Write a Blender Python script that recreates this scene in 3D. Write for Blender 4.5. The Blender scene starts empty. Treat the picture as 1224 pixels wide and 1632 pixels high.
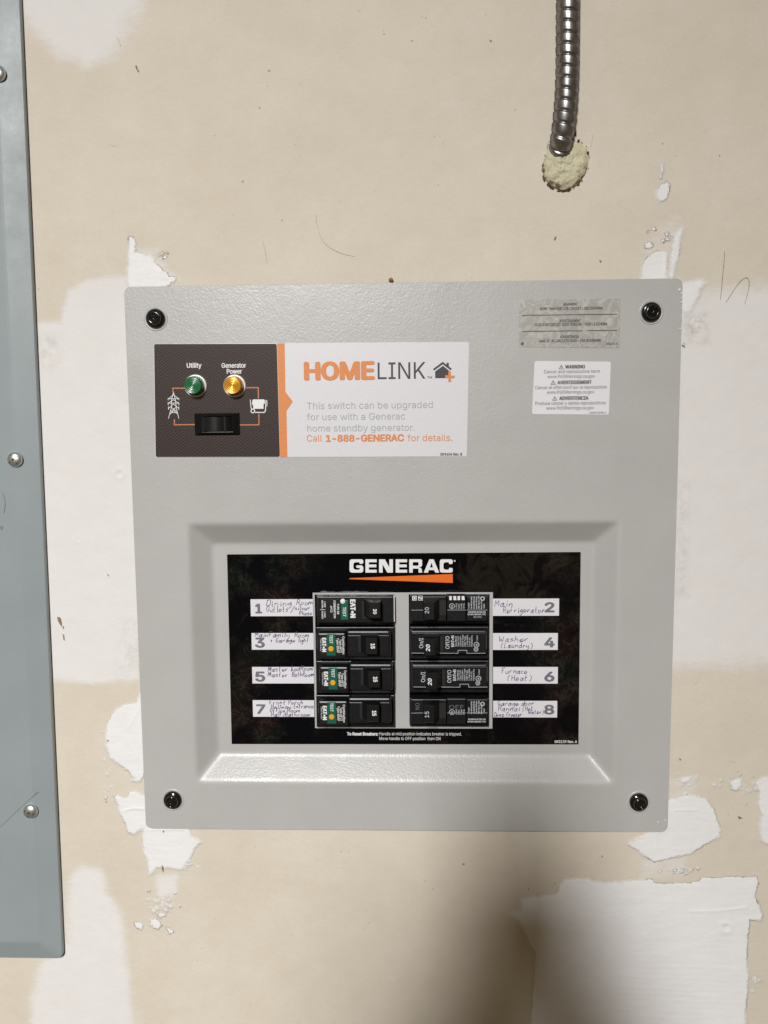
import bpy, bmesh, math, random
import numpy as np
from mathutils import Vector, Matrix
from mathutils.geometry import tessellate_polygon, delaunay_2d_cdt

random.seed(7)
rng = np.random.default_rng(11)
S = bpy.context.scene
COL = S.collection

# ------------------------------------------------------------------ camera
# X right, Z up, +Y into the wall; origin = centre of the grey cover's face.
CAM = Vector((0.00473, -0.57833, 0.09730))
RIGHT = Vector((0.99949155, 0.03053746, -0.0091713)).normalized()
FWD = Vector((-0.03127975, 0.99485876, -0.09632042))
FWD = (FWD - RIGHT * FWD.dot(RIGHT)).normalized()
DOWN = FWD.cross(RIGHT).normalized()
FPX = 1226.0
cam_data = bpy.data.cameras.new('camera')
cam = bpy.data.objects.new('camera', cam_data)
COL.objects.link(cam)
UP = -DOWN
cam.matrix_world = Matrix(((RIGHT.x, UP.x, -FWD.x, CAM.x), (RIGHT.y, UP.y, -FWD.y, CAM.y),
                           (RIGHT.z, UP.z, -FWD.z, CAM.z), (0, 0, 0, 1)))
cam_data.sensor_fit = 'VERTICAL'
cam_data.sensor_height = 36.0
cam_data.sensor_width = 27.0
cam_data.lens = FPX / 1632 * 36.0
cam_data.clip_start = 0.02
cam_data.clip_end = 60
S.camera = cam


def at(px, py, Y=0.0):
    """measured point of the photograph -> the place on the plane at depth Y"""
    d = RIGHT * ((px - 612) / FPX) + DOWN * ((py - 816) / FPX) + FWD
    return CAM + d * ((Y - CAM.y) / d.y)


# ------------------------------------------------------------------ world and lamps
W = bpy.data.worlds.new('World')
S.world = W
W.use_nodes = True
nt = W.node_tree
bg = nt.nodes['Background']
tc = nt.nodes.new('ShaderNodeTexCoord')
nz = nt.nodes.new('ShaderNodeTexNoise')
nz.inputs['Scale'].default_value = 5.0
nz.inputs['Detail'].default_value = 5.0
nz.inputs['Roughness'].default_value = 0.7
nt.links.new(tc.outputs['Generated'], nz.inputs['Vector'])
rp = nt.nodes.new('ShaderNodeValToRGB')
rp.color_ramp.elements[0].position = 0.46
rp.color_ramp.elements[0].color = (0.14, 0.10, 0.058, 1)
rp.color_ramp.elements[1].position = 0.72
rp.color_ramp.elements[1].color = (3.0, 2.25, 1.35, 1)
nt.links.new(nz.outputs['Fac'], rp.inputs['Fac'])
nz2 = nt.nodes.new('ShaderNodeTexNoise')
nz2.inputs['Scale'].default_value = 4.0
nt.links.new(tc.outputs['Generated'], nz2.inputs['Vector'])
mx = nt.nodes.new('ShaderNodeMix')
mx.data_type = 'RGBA'
mx.blend_type = 'MULTIPLY'
mx.inputs[0].default_value = 0.45
nt.links.new(rp.outputs['Color'], mx.inputs[6])
nt.links.new(nz2.outputs['Color'], mx.inputs[7])
nt.links.new(mx.outputs[2], bg.inputs['Color'])
bg.inputs['Strength'].default_value = 0.215


def area_lamp(name, loc, target, size, power, color, shape='DISK', size_y=None, spread=180):
    l = bpy.data.lights.new(name, 'AREA')
    l.shape = shape
    l.size = size
    if size_y:
        l.size_y = size_y
    l.energy = power
    l.color = color
    l.spread = math.radians(spread)
    o = bpy.data.objects.new(name, l)
    COL.objects.link(o)
    o.location = loc
    o.rotation_euler = (Vector(target) - Vector(loc)).to_track_quat('-Z', 'Y').to_euler()
    return o


area_lamp('ceiling_lamp', (-0.55, -3.2, 1.54), (-0.26, 0, -0.55), 0.33, 16.2, (1.0, 0.995, 0.99), 'RECTANGLE', 0.75, 60)

S.view_settings.view_transform = 'Standard'
S.view_settings.look = 'None'
S.view_settings.exposure = 0.0
S.view_settings.gamma = 1.0
S.view_settings.use_curve_mapping = False
S.cycles.max_bounces = 6
S.cycles.use_denoising = True


# ------------------------------------------------------------------ materials
def lin(c):
    return tuple((v / 255 / 12.92) if v / 255 <= 0.04045 else ((v / 255 + 0.055) / 1.055) ** 2.4 for v in c)


class NT:
    """small helper round a node tree"""
    def __init__(self, m):
        m.use_nodes = True
        self.t = m.node_tree
        self.b = self.t.nodes['Principled BSDF']
        self.tc = self.t.nodes.new('ShaderNodeTexCoord')

    def noise(self, scale, detail=3, rough=0.5, stretch=None, out='Fac', dist=0.0):
        n = self.t.nodes.new('ShaderNodeTexNoise')
        n.inputs['Scale'].default_value = scale
        n.inputs['Detail'].default_value = detail
        n.inputs['Roughness'].default_value = rough
        n.inputs['Distortion'].default_value = dist
        v = self.tc.outputs['Object']
        if stretch:
            mp = self.t.nodes.new('ShaderNodeMapping')
            mp.inputs['Scale'].default_value = stretch
            self.t.links.new(v, mp.inputs['Vector'])
            v = mp.outputs['Vector']
        self.t.links.new(v, n.inputs['Vector'])
        return n.outputs[out]

    def voronoi(self, scale, feature='F1', rand=1.0):
        n = self.t.nodes.new('ShaderNodeTexVoronoi')
        n.feature = feature
        n.inputs['Scale'].default_value = scale
        n.inputs['Randomness'].default_value = rand
        self.t.links.new(self.tc.outputs['Object'], n.inputs['Vector'])
        return n.outputs['Distance']

    def attr(self, name):
        n = self.t.nodes.new('ShaderNodeAttribute')
        n.attribute_name = name
        return n.outputs['Fac']

    def math(self, op, a, b=None, clamp=False):
        n = self.t.nodes.new('ShaderNodeMath')
        n.operation = op
        n.use_clamp = clamp
        for i, v in enumerate((a, b)):
            if v is None:
                continue
            if isinstance(v, (int, float)):
                n.inputs[i].default_value = v
            else:
                self.t.links.new(v, n.inputs[i])
        return n.outputs[0]

    def mapr(self, v, a, b, c=0.0, d=1.0, smooth=False):
        n = self.t.nodes.new('ShaderNodeMapRange')
        n.interpolation_type = 'SMOOTHSTEP' if smooth else 'LINEAR'
        for i, x in enumerate((a, b, c, d)):
            n.inputs[i + 1].default_value = x
        self.t.links.new(v, n.inputs[0])
        return n.outputs[0]

    def mix(self, fac, a, b):
        n = self.t.nodes.new('ShaderNodeMix')
        n.data_type = 'RGBA'
        for i, v in ((0, fac), (6, a), (7, b)):
            if isinstance(v, (int, float)):
                n.inputs[i].default_value = v
            elif isinstance(v, tuple):
                n.inputs[i].default_value = (*v[:3], 1)
            else:
                self.t.links.new(v, n.inputs[i])
        return n.outputs[2]

    def bump(self, h, dist, strength=1.0, prev=None):
        n = self.t.nodes.new('ShaderNodeBump')
        n.inputs['Strength'].default_value = strength
        n.inputs['Distance'].default_value = dist
        self.t.links.new(h, n.inputs['Height'])
        if prev is not None:
            self.t.links.new(prev, n.inputs['Normal'])
        self.t.links.new(n.outputs[0], self.b.inputs['Normal'])
        return n.outputs[0]

    def set(self, name, v):
        i = self.b.inputs[name]
        if isinstance(v, (int, float)):
            i.default_value = v
        elif isinstance(v, tuple):
            i.default_value = (*v[:3], 1)
        else:
            self.t.links.new(v, i)


def mat(name, col, rough=0.5, metallic=0.0, spec=0.5, coat=0.0, vary=0.0, vscale=200, bump=None):
    m = bpy.data.materials.new(name)
    n = NT(m)
    n.set('Base Color', tuple(col))
    n.set('Roughness', rough)
    n.set('Metallic', metallic)
    n.set('Specular IOR Level', spec)
    n.set('Coat Weight', coat)
    if vary:
        v = n.noise(vscale, 4, 0.6)
        a = tuple(c * (1 - vary) for c in col)
        b = tuple(min(1, c * (1 + vary)) for c in col)
        n.set('Base Color', n.mix(n.mapr(v, 0.3, 0.7), a, b))
    if bump:
        n.bump(n.noise(bump[0], 4, 0.6), bump[1])
    return m


# wall: paper-faced board, feathered skim coat (soft) and thick joint compound (hard)
def wall_material():
    m = bpy.data.materials.new('drywall')
    n = NT(m)
    big = n.noise(9, 5, 0.6)
    fib = n.noise(420, 3, 0.6, (1, 1, 3.2))
    paper = n.mix(n.mapr(big, 0.3, 0.7), (0.68, 0.612, 0.508), (0.74, 0.676, 0.578))
    paper = n.mix(n.mapr(n.noise(34, 4, 0.65), 0.4, 0.7, 0.0, 0.35), paper, (0.63, 0.575, 0.465))
    paper = n.mix(n.mapr(fib, 0.25, 0.75, 0.0, 0.25), paper, (0.52, 0.45, 0.36))
    spk = n.noise(330, 1, 0.4)
    gate = n.noise(28, 2, 0.5)
    sp = n.math('MULTIPLY', n.mapr(spk, 0.775, 0.81), n.mapr(gate, 0.5, 0.58))
    paper = n.mix(n.math('MULTIPLY', sp, 0.6), paper, (0.22, 0.16, 0.10))
    edge = n.math('ADD', n.math('MULTIPLY', n.math('SUBTRACT', n.noise(230, 4, 0.65), 0.5), 5.0),
                  n.math('MULTIPLY', n.math('SUBTRACT', n.noise(800, 4, 0.7), 0.5), 3.6))
    hard = n.math('ADD', n.attr('hard'), edge)
    wid = n.mapr(n.noise(26, 3, 0.6), 0.40, 0.68, 0.35, 5.0)
    hm = n.mapr(n.math('DIVIDE', hard, wid), -0.55, 0.75, smooth=True)
    streak = n.noise(300, 4, 0.7, (0.35, 1, 1.6))
    soft = n.math('ADD', n.attr('soft'), n.math('MULTIPLY', n.math('SUBTRACT', streak, 0.5), 0.85))
    soft = n.math('ADD', soft, n.math('MULTIPLY', n.math('SUBTRACT', n.noise(38, 4, 0.6), 0.5), 0.9))
    sm = n.mapr(soft, 0.06, 0.92, smooth=True)
    blot = n.noise(45, 4, 0.65)
    white_s = n.mix(n.mapr(blot, 0.35, 0.75, 0.0, 0.5), (0.775, 0.755, 0.735), (0.73, 0.705, 0.68))
    c = n.mix(sm, paper, white_s)
    white_h = n.mix(n.mapr(blot, 0.35, 0.75, 0.0, 0.6), (0.83, 0.825, 0.825), (0.79, 0.775, 0.765))
    c = n.mix(hm, c, white_h)
    gr = n.math('MULTIPLY', n.attr('grime'), n.mapr(n.noise(160, 5, 0.7), 0.42, 0.66))
    c = n.mix(gr, c, (0.42, 0.39, 0.36))
    n.set('Base Color', c)
    n.set('Roughness', n.mapr(hm, 0, 1, 0.72, 0.55))
    n.set('Specular IOR Level', 0.3)
    b = n.bump(hm, 0.00024)
    b = n.bump(n.noise(60, 3, 0.5), 0.0012, 0.5, b)
    b = n.bump(fib, 0.00016, 0.6, b)
    # trowel drags in the compound
    b = n.bump(n.math('MULTIPLY', hm, n.noise(150, 3, 0.6, (0.25, 1, 1))), 0.0007, 0.6, b)
    return m


def orange_peel(name, col, rough, dist, scale=520, vary=0.03, spec=0.5, gap=0.0):
    m = bpy.data.materials.new(name)
    n = NT(m)
    v = n.noise(16, 4, 0.6)
    n.set('Base Color', n.mix(n.mapr(v, 0.3, 0.7), tuple(c * (1 - vary) for c in col), tuple(c * (1 + vary) for c in col)))
    n.set('Roughness', n.mapr(n.noise(22, 5, 0.65), 0.3, 0.72, rough * 0.82, rough * 1.25))
    n.set('Specular IOR Level', spec)
    b = n.bump(n.noise(scale, 2, 0.5, dist=0.6), dist)
    n.bump(n.noise(scale * 0.33, 2, 0.5), dist * 0.35, 1.0, b)
    return m


M = {}
M['wall'] = wall_material()
M['cover'] = orange_peel('grey_textured_paint', (0.47, 0.465, 0.452), 0.33, 0.00013, 620)
M['collar'] = orange_peel('grey_paint_dimple', (0.47, 0.465, 0.452), 0.30, 0.0001, 620)
M['blue_grey'] = orange_peel('blue_grey_enamel', (0.285, 0.327, 0.336), 0.44, 0.00005, 420, 0.04)
M['black_plastic'] = mat('black_plastic', (0.006, 0.006, 0.0065), 0.36, spec=0.35, bump=(1500, 0.00003))
M['breaker'] = mat('breaker_plastic', (0.0105, 0.0105, 0.012), 0.34, spec=0.4, vary=0.25, vscale=400, bump=(1800, 0.00004))
M['breaker_brown'] = mat('breaker_label_brown', (0.014, 0.0115, 0.010), 0.42, spec=0.35)
M['handle'] = mat('breaker_handle_plastic', (0.0065, 0.0065, 0.007), 0.40, spec=0.4, bump=(1500, 0.00004))
M['screw_black'] = mat('black_oxide_screw', (0.006, 0.006, 0.006), 0.16, spec=0.6, coat=0.4)
M['zinc'] = mat('zinc_screw', (0.72, 0.72, 0.71), 0.34, 0.9, vary=0.15, vscale=900)
M['dark_slot'] = mat('dark_recess', (0.02, 0.02, 0.02), 0.6)
M['void'] = mat('dark_interior', (0.008, 0.008, 0.008), 0.7)
M['white_print'] = mat('white_print', (0.80, 0.80, 0.80), 0.5, vary=0.06, vscale=900)
M['grey_white_print'] = mat('dull_white_print', (0.50, 0.52, 0.54), 0.5, vary=0.2, vscale=900)
M['dull_white'] = mat('worn_print', (0.13, 0.14, 0.15), 0.5, vary=0.4, vscale=900)
M['black_print'] = mat('black_print', (0.03, 0.028, 0.03), 0.5, vary=0.3, vscale=900)
M['orange_print'] = mat('orange_print', (0.72, 0.24, 0.055), 0.5, vary=0.08, vscale=700)
M['logo_orange'] = mat('bright_orange_print', (0.80, 0.155, 0.012), 0.4, vary=0.05, vscale=700)
M['copper_line'] = mat('orange_line_print', (0.50, 0.17, 0.07), 0.5, vary=0.25, vscale=1500)
M['grey_print'] = mat('light_grey_print', (0.42, 0.42, 0.44), 0.5, vary=0.12, vscale=900)
M['number_print'] = mat('number_grey_print', (0.165, 0.165, 0.19), 0.5, vary=0.08, vscale=900)
M['ink'] = mat('pen_ink', (0.085, 0.05, 0.15), 0.5, vary=0.4, vscale=600)
M['paper'] = mat('white_paper_strip', (0.74, 0.725, 0.76), 0.45, vary=0.02, vscale=80)
M['sticker_white'] = mat('white_sticker', (0.70, 0.695, 0.72), 0.38, vary=0.035, vscale=1500, bump=(900, 0.00006))
M['paper_label'] = mat('white_paper_label', (0.76, 0.755, 0.78), 0.42, vary=0.03, vscale=900)
M['test_green'] = mat('green_button_plastic', (0.008, 0.115, 0.065), 0.35, vary=0.1, vscale=600)
M['amber_button'] = mat('amber_button_plastic', (0.78, 0.36, 0.025), 0.35)
M['white_button'] = mat('white_button_plastic', (0.8, 0.8, 0.78), 0.35)
M['bezel'] = mat('satin_chrome', (0.86, 0.84, 0.80), 0.34, 0.35)
M['conduit'] = mat('galvanised_steel', (0.31, 0.30, 0.295), 0.35, 0.92, vary=0.35, vscale=260)
M['conduit'].node_tree.nodes['Principled BSDF'].inputs['Specular Tint'].default_value = (0.22, 0.22, 0.22, 1)
M['crumb'] = mat('brown_crumb', (0.36, 0.17, 0.05), 0.7, vary=0.4, vscale=900)
M['pencil'] = mat('pencil_line', (0.33, 0.29, 0.255), 0.7, vary=0.5, vscale=700)
M['hair'] = mat('fine_hair', (0.40, 0.35, 0.30), 0.7, vary=0.4, vscale=700)
M['scuff'] = mat('scuff_brown', (0.24, 0.18, 0.11), 0.7, vary=0.5, vscale=700)
M['rim'] = mat('torn_paper_brown', (0.10, 0.06, 0.032), 0.9, vary=0.7, vscale=700, bump=(900, 0.0006))
M['compound'] = mat('joint_compound', (0.82, 0.815, 0.81), 0.6, bump=(600, 0.0004))
M['skin'] = mat('skin', (0.45, 0.27, 0.19), 0.5)
M['phone'] = mat('phone_black', (0.01, 0.01, 0.012), 0.2)
M['shirt'] = mat('dark_cloth', (0.025, 0.025, 0.03), 0.9)


def lens_mat(name, col, rough=0.28):
    m = bpy.data.materials.new(name)
    n = NT(m)
    n.set('Base Color', col)
    n.set('Roughness', rough)
    n.set('Subsurface Weight', 0.0)
    n.set('Coat Weight', 0.3)
    n.set('Coat Roughness', 0.12)
    n.set('Specular IOR Level', 0.6)
    return m


M['green_lens'] = lens_mat('green_lens', (0.002, 0.12, 0.03))
M['amber_lens'] = lens_mat('amber_lens', (0.62, 0.27, 0.008))
M['amber_lens'].node_tree.nodes['Principled BSDF'].inputs['Metallic'].default_value = 0.45


def carbon():
    m = bpy.data.materials.new('dark_woven_print')
    n = NT(m)
    w = n.t.nodes.new('ShaderNodeTexWave')
    w.bands_direction = 'DIAGONAL'
    mp = n.t.nodes.new('ShaderNodeMapping')
    mp.inputs['Scale'].default_value = (-0.72, 0.0, 1.0)
    mp.inputs['Rotation'].default_value = (0, 0, 0)
    n.t.links.new(n.tc.outputs['Object'], mp.inputs['Vector'])
    n.t.links.new(mp.outputs['Vector'], w.inputs['Vector'])
    w.inputs['Scale'].default_value = 270
    w.inputs['Distortion'].default_value = 0.35
    w.inputs['Detail Scale'].default_value = 40
    f = n.mapr(w.outputs['Fac'], 0.25, 0.75)
    g = n.noise(1600, 2, 0.6)
    c = n.mix(f, (0.016, 0.0085, 0.0068), (0.048, 0.0275, 0.0225))
    c = n.mix(n.mapr(g, 0.58, 0.75, 0, 0.45), c, (0.13, 0.10, 0.093))
    n.set('Base Color', c)
    n.set('Specular IOR Level', 0.3)
    n.set('Roughness', 0.5)
    n.bump(n.noise(900, 2, 0.5), 0.00012)
    return m


M['carbon'] = carbon()


def gloss_black():
    m = bpy.data.materials.new('glossy_black_film')
    n = NT(m)
    # blotchy room reflections painted into the colour, stronger towards both ends of the label
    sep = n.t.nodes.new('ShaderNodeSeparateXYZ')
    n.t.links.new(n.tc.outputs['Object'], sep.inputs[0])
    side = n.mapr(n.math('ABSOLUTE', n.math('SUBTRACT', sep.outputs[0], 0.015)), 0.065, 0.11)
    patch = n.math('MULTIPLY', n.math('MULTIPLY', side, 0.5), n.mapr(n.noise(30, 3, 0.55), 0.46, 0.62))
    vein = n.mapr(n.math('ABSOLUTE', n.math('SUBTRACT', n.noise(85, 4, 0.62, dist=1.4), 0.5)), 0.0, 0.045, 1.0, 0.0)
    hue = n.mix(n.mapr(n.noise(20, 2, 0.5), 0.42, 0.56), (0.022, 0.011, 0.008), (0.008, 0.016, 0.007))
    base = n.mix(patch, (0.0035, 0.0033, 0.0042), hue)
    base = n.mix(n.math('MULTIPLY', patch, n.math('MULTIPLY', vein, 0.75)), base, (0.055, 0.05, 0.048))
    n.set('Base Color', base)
    n.set('Roughness', 0.06)
    n.set('Specular IOR Level', 0.62)
    b = n.bump(n.noise(34, 2, 0.5, dist=0.6), 0.0013, 0.8)
    n.bump(n.noise(260, 2, 0.5), 0.00005, 0.8, b)
    return m


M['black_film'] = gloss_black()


def foil():
    m = bpy.data.materials.new('silver_foil_label')
    n = NT(m)
    v = n.noise(150, 5, 0.7, dist=1.2)
    n.set('Base Color', n.mix(n.mapr(v, 0.45, 0.75), (0.37, 0.36, 0.33), (0.66, 0.65, 0.615)))
    n.set('Metallic', 0.08)
    n.set('Roughness', n.mapr(v, 0.3, 0.7, 0.5, 0.25))
    n.bump(n.noise(160, 3, 0.6, dist=1.0), 0.00018)
    return m


M['foil'] = foil()


def foam_mat():
    m = bpy.data.materials.new('cured_foam')
    n = NT(m)
    a = n.noise(140, 4, 0.65)
    c = n.mix(n.mapr(a, 0.35, 0.7), (0.58, 0.54, 0.355), (0.67, 0.635, 0.46))
    k = n.noise(360, 3, 0.6)
    c = n.mix(n.mapr(k, 0.66, 0.76, 0, 0.75), c, (0.26, 0.17, 0.07))
    ed = n.attr('edge')
    e2 = n.math('ADD', ed, n.math('MULTIPLY', n.math('SUBTRACT', n.noise(300, 4, 0.7), 0.5), 0.9))
    c = n.mix(n.mapr(e2, 0.78, 0.96), c, (0.12, 0.07, 0.03))
    n.set('Base Color', c)
    n.set('Roughness', 0.7)
    b = n.bump(n.noise(260, 4, 0.65), 0.0010)
    n.bump(n.noise(900, 3, 0.6), 0.0004, 0.7, b)
    return m


M['foam'] = foam_mat()


# ------------------------------------------------------------------ mesh helpers
class MB:
    def __init__(self):
        self.v = []
        self.f = []

    def add(self, vs, fs):
        o = len(self.v)
        self.v += [tuple(x) for x in vs]
        self.f += [tuple(i + o for i in f) for f in fs]

    def build(self, name, m, parent=None, smooth=False, label=None):
        me = bpy.data.meshes.new(name)
        me.from_pydata(self.v, [], self.f)
        me.validate()
        if m is not None:
            me.materials.append(m)
        if smooth:
            me.polygons.foreach_set('use_smooth', [True] * len(me.polygons))
        o = bpy.data.objects.new(name, me)
        COL.objects.link(o)
        if parent is not None:
            o.parent = parent
        if label:
            o['label'] = label
        return o


def thing(name, label, cat, loc=(0, 0, 0), group=None):
    o = bpy.data.objects.new(name, None)
    o.empty_display_size = 0.05
    COL.objects.link(o)
    o.location = loc
    o['label'] = label
    o['category'] = cat
    if group:
        o['group'] = group
    return o


def rect(x0, y0, x1, y1, Y):
    """photo rectangle -> upright world rectangle (X0, X1, Z0, Z1) on plane Y"""
    xm, ym = (x0 + x1) / 2, (y0 + y1) / 2
    return at(x0, ym, Y).x, at(x1, ym, Y).x, at(xm, y1, Y).z, at(xm, y0, Y).z


def chamfer_box(mb, X0, X1, Z0, Z1, yf, yb, bev=0.0006, corner=0.0):
    """box seen from -Y: front at yf with rounded-over edges, open back at yb"""
    def loop(d, y):
        r = corner
        if r <= 0:
            return [(X0 + d, y, Z0 + d), (X1 - d, y, Z0 + d), (X1 - d, y, Z1 - d), (X0 + d, y, Z1 - d)]
        out = []
        for cx, cz, a0 in ((X0 + r, Z0 + r, 180), (X1 - r, Z0 + r, 270), (X1 - r, Z1 - r, 0), (X0 + r, Z1 - r, 90)):
            for k in range(4):
                a = math.radians(a0 + 30 * k)
                rr = r - d
                out.append((cx + rr * math.cos(a), y, cz + rr * math.sin(a)))
        return out
    if corner > 0:
        corner = max(corner, bev * 1.05)
    L = [loop(bev, yf), loop(bev * 0.3, yf + bev * 0.3), loop(0, yf + bev), loop(0, yb)]
    n = len(L[0])
    vs = [p for l in L for p in l]
    fs = [tuple(range(n))]
    for k in range(3):
        for i in range(n):
            j = (i + 1) % n
            fs.append((k * n + i, (k + 1) * n + i, (k + 1) * n + j, k * n + j))
    mb.add(vs, fs)


def pbox(mb, x0, y0, x1, y1, yf, yb, bev=0.0006, corner=0.0):
    X0, X1, Z0, Z1 = rect(x0, y0, x1, y1, yf)
    chamfer_box(mb, X0, X1, Z0, Z1, yf, yb, bev, corner)


def lathe(mb, c, prof, n=40, phase=0.0):
    vs = []
    fs = []
    for r, y in prof:
        for i in range(n):
            a = 2 * math.pi * i / n + phase
            vs.append((c[0] + r * math.cos(a), y, c[1] + r * math.sin(a)))
    for k in range(len(prof) - 1):
        for i in range(n):
            j = (i + 1) % n
            fs.append((k * n + i, k * n + j, (k + 1) * n + j, (k + 1) * n + i))
    fs.append(tuple(range((len(prof) - 1) * n, len(prof) * n)))
    mb.add(vs, fs)


def fill(mb, loops, Y, back=None):
    """flat shape from loops of (X, Z) (holes allowed), optionally with sides down to back"""
    L = [[Vector((p[0], p[1], 0)) for p in l] for l in loops]
    tris = tessellate_polygon(L)
    flat = [p for l in loops for p in l]
    vs = [(p[0], Y, p[1]) for p in flat]
    fs = []
    for t in tris:
        a, b, c = (Vector(flat[i]) for i in t)
        if (b - a).cross(c - a) < 0:
            t = (t[0], t[2], t[1])
        fs.append(tuple(t))
    if back is not None:
        o = 0
        N = len(flat)
        vs += [(p[0], back, p[1]) for p in flat]
        for l in loops:
            n = len(l)
            for i in range(n):
                j = (i + 1) % n
                fs.append((o + i, N + o + i, N + o + j, o + j))
            o += n
    mb.add(vs, fs)


def P2(px, py, Y):
    p = at(px, py, Y)
    return (p.x, p.z)


def pfill(mb, loops, Y, back=None):
    fill(mb, [[P2(x, y, Y) for x, y in l] for l in loops], Y, back)


def rounded(pts, r, seg=4):
    """round the corners of a (X, Z) polygon"""
    out = []
    n = len(pts)
    for i in range(n):
        p, a, b = Vector(pts[i]), Vector(pts[i - 1]), Vector(pts[(i + 1) % n])
        da, db = (a - p), (b - p)
        rr = min(r, da.length * 0.49, db.length * 0.49)
        s, e = p + da.normalized() * rr, p + db.normalized() * rr
        for k in range(seg + 1):
            t = k / seg
            q = s * (1 - t) ** 2 + p * 2 * t * (1 - t) + e * t * t
            out.append((q.x, q.y))
    return out


def ribbon(mb, pts, w, Y, closed=False, taper=False):
    """flat ink line through (X, Z) points"""
    n = len(pts)
    if n < 2:
        return
    vs = []
    for i, p in enumerate(pts):
        a = Vector(pts[(i - 1) % n] if (closed or i > 0) else p)
        b = Vector(pts[(i + 1) % n] if (closed or i < n - 1) else p)
        pv = Vector(p)
        d1 = (pv - a).normalized() if (pv - a).length > 1e-9 else (b - pv).normalized()
        d2 = (b - pv).normalized() if (b - pv).length > 1e-9 else d1
        t = d1 + d2
        t = t.normalized() if t.length > 1e-6 else d1
        nn = Vector((-t.y, t.x))
        k = 1.0 / max(0.55, nn.dot(Vector((-d1.y, d1.x))))
        ww = w * k * 0.5
        if taper:
            u = i / (n - 1)
            ww *= 0.45 + 0.55 * math.sin(math.pi * min(1, max(0, 0.12 + 0.8 * u)))
        vs.append((p[0] + nn.x * ww, Y, p[1] + nn.y * ww))
        vs.append((p[0] - nn.x * ww, Y, p[1] - nn.y * ww))
    fs = []
    for i in range(n if closed else n - 1):
        j = (i + 1) % n
        fs.append((2 * i, 2 * i + 1, 2 * j + 1, 2 * j))
    mb.add(vs, fs)


def pribbon(mb, pts, wpx, Y, **k):
    sc = mmpx(pts[0][0], pts[0][1], Y)
    ribbon(mb, [P2(x, y, Y) for x, y in pts], wpx * sc, Y, **k)


def mmpx(px, py, Y):
    return (at(px + 1, py, Y) - at(px, py, Y)).length


# printed lettering: glyph outlines of Blender's own built-in font, turned into mesh
_glyph = {}
PRINT = None
try:        # Blender's own interface typeface; its plain built-in one serves when it is missing
    import os
    PRINT = bpy.data.fonts.load(os.path.join(bpy.utils.resource_path('LOCAL'), 'datafiles', 'fonts', 'Inter.woff2'))
except Exception:
    PRINT = None


def glyphs(s):
    key = s
    if key not in _glyph:
        cu = bpy.data.curves.new('print', 'FONT')
        cu.body = s
        cu.size = 1.0
        if PRINT:
            cu.font = PRINT
        cu.dimensions = '2D'
        cu.fill_mode = 'NONE'
        cu.resolution_u = 3
        ob = bpy.data.objects.new('print', cu)
        COL.objects.link(ob)
        dg = bpy.context.evaluated_depsgraph_get()
        me = bpy.data.meshes.new_from_object(ob.evaluated_get(dg))
        pts = [Vector(x.co[:2]) for x in me.vertices]
        ed = [tuple(e.vertices) for e in me.edges]
        bpy.data.objects.remove(ob)
        bpy.data.curves.remove(cu)
        bpy.data.meshes.remove(me)
        if not pts:
            _glyph[key] = (np.zeros((0, 2)), [])
            return _glyph[key]
        # outline points follow one another round each contour
        a = np.array([pts[min(e)][:] if abs(e[0] - e[1]) == 1 else pts[max(e)][:] for e in ed])
        b = np.array([pts[max(e)][:] if abs(e[0] - e[1]) == 1 else pts[min(e)][:] for e in ed])
        ov, _, of, *_ = delaunay_2d_cdt(pts, ed, [], 0, 1e-5)
        v = np.array([p[:] for p in ov])
        f = []
        for t in of:
            c = (v[t[0]] + v[t[1]] + v[t[2]]) / 3
            up = (a[:, 1] <= c[1]) & (b[:, 1] > c[1])
            dn = (a[:, 1] > c[1]) & (b[:, 1] <= c[1])
            side = (b[:, 0] - a[:, 0]) * (c[1] - a[:, 1]) - (c[0] - a[:, 0]) * (b[:, 1] - a[:, 1])
            if int((up & (side > 0)).sum()) - int((dn & (side < 0)).sum()) != 0:
                f.append(tuple(t))
        _glyph[key] = (v, f)
    return _glyph[key]


CAPH = float(np.ptp(glyphs('H')[0][:, 1]))


def text(mb, s, a, b, cap, Y, bold=0.0, shear=0.0):
    """lettering whose baseline runs from photo point a to b, capitals cap photo pixels tall"""
    v, f = glyphs(s)
    shifts = ((0, 0),) if bold <= 0.008 else [(bold * math.cos(q * math.pi / 4), bold * .62 * math.sin(q * math.pi / 4)) for q in range(8)]
    if not len(v):
        return
    A, B = at(a[0], a[1], Y), at(b[0], b[1], Y)
    A2, B2 = Vector((A.x, A.z)), Vector((B.x, B.z))
    if abs(a[1] - b[1]) < 1e-6:
        A2.y = B2.y = (A2.y + B2.y) / 2
    elif abs(a[0] - b[0]) < 1e-6:
        A2.x = B2.x = (A2.x + B2.x) / 2
    u = (B2 - A2)
    L = u.length
    u = u / L
    w = Vector((-u.y, u.x))
    x0, x1 = v[:, 0].min(), v[:, 0].max()
    ch = cap * mmpx(a[0], a[1], Y) / CAPH
    for k, (sh, sv_) in enumerate(shifts):
        vs = []
        for x, y in v:
            p = A2 + u * ((x - x0) / (x1 - x0) * L + y * ch * shear + sh * ch * 1.1) + w * ((y + sv_) * ch)
            vs.append((p.x, Y - 0.000012 * k, p.y))
        fs = []           # keep the faces turned to the viewer
        for t in f:
            n = sum((vs[t[i]][0] * vs[t[(i + 1) % len(t)]][2] - vs[t[(i + 1) % len(t)]][0] * vs[t[i]][2]) for i in range(len(t)))
            fs.append(t if n > 0 else tuple(reversed(t)))
        mb.add(vs, fs)


def textc(mb, s, x0, x1, y, cap, Y, bold=0.0, shear=0.0):
    text(mb, s, (x0, y), (x1, y), cap, Y, bold, shear)


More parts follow.
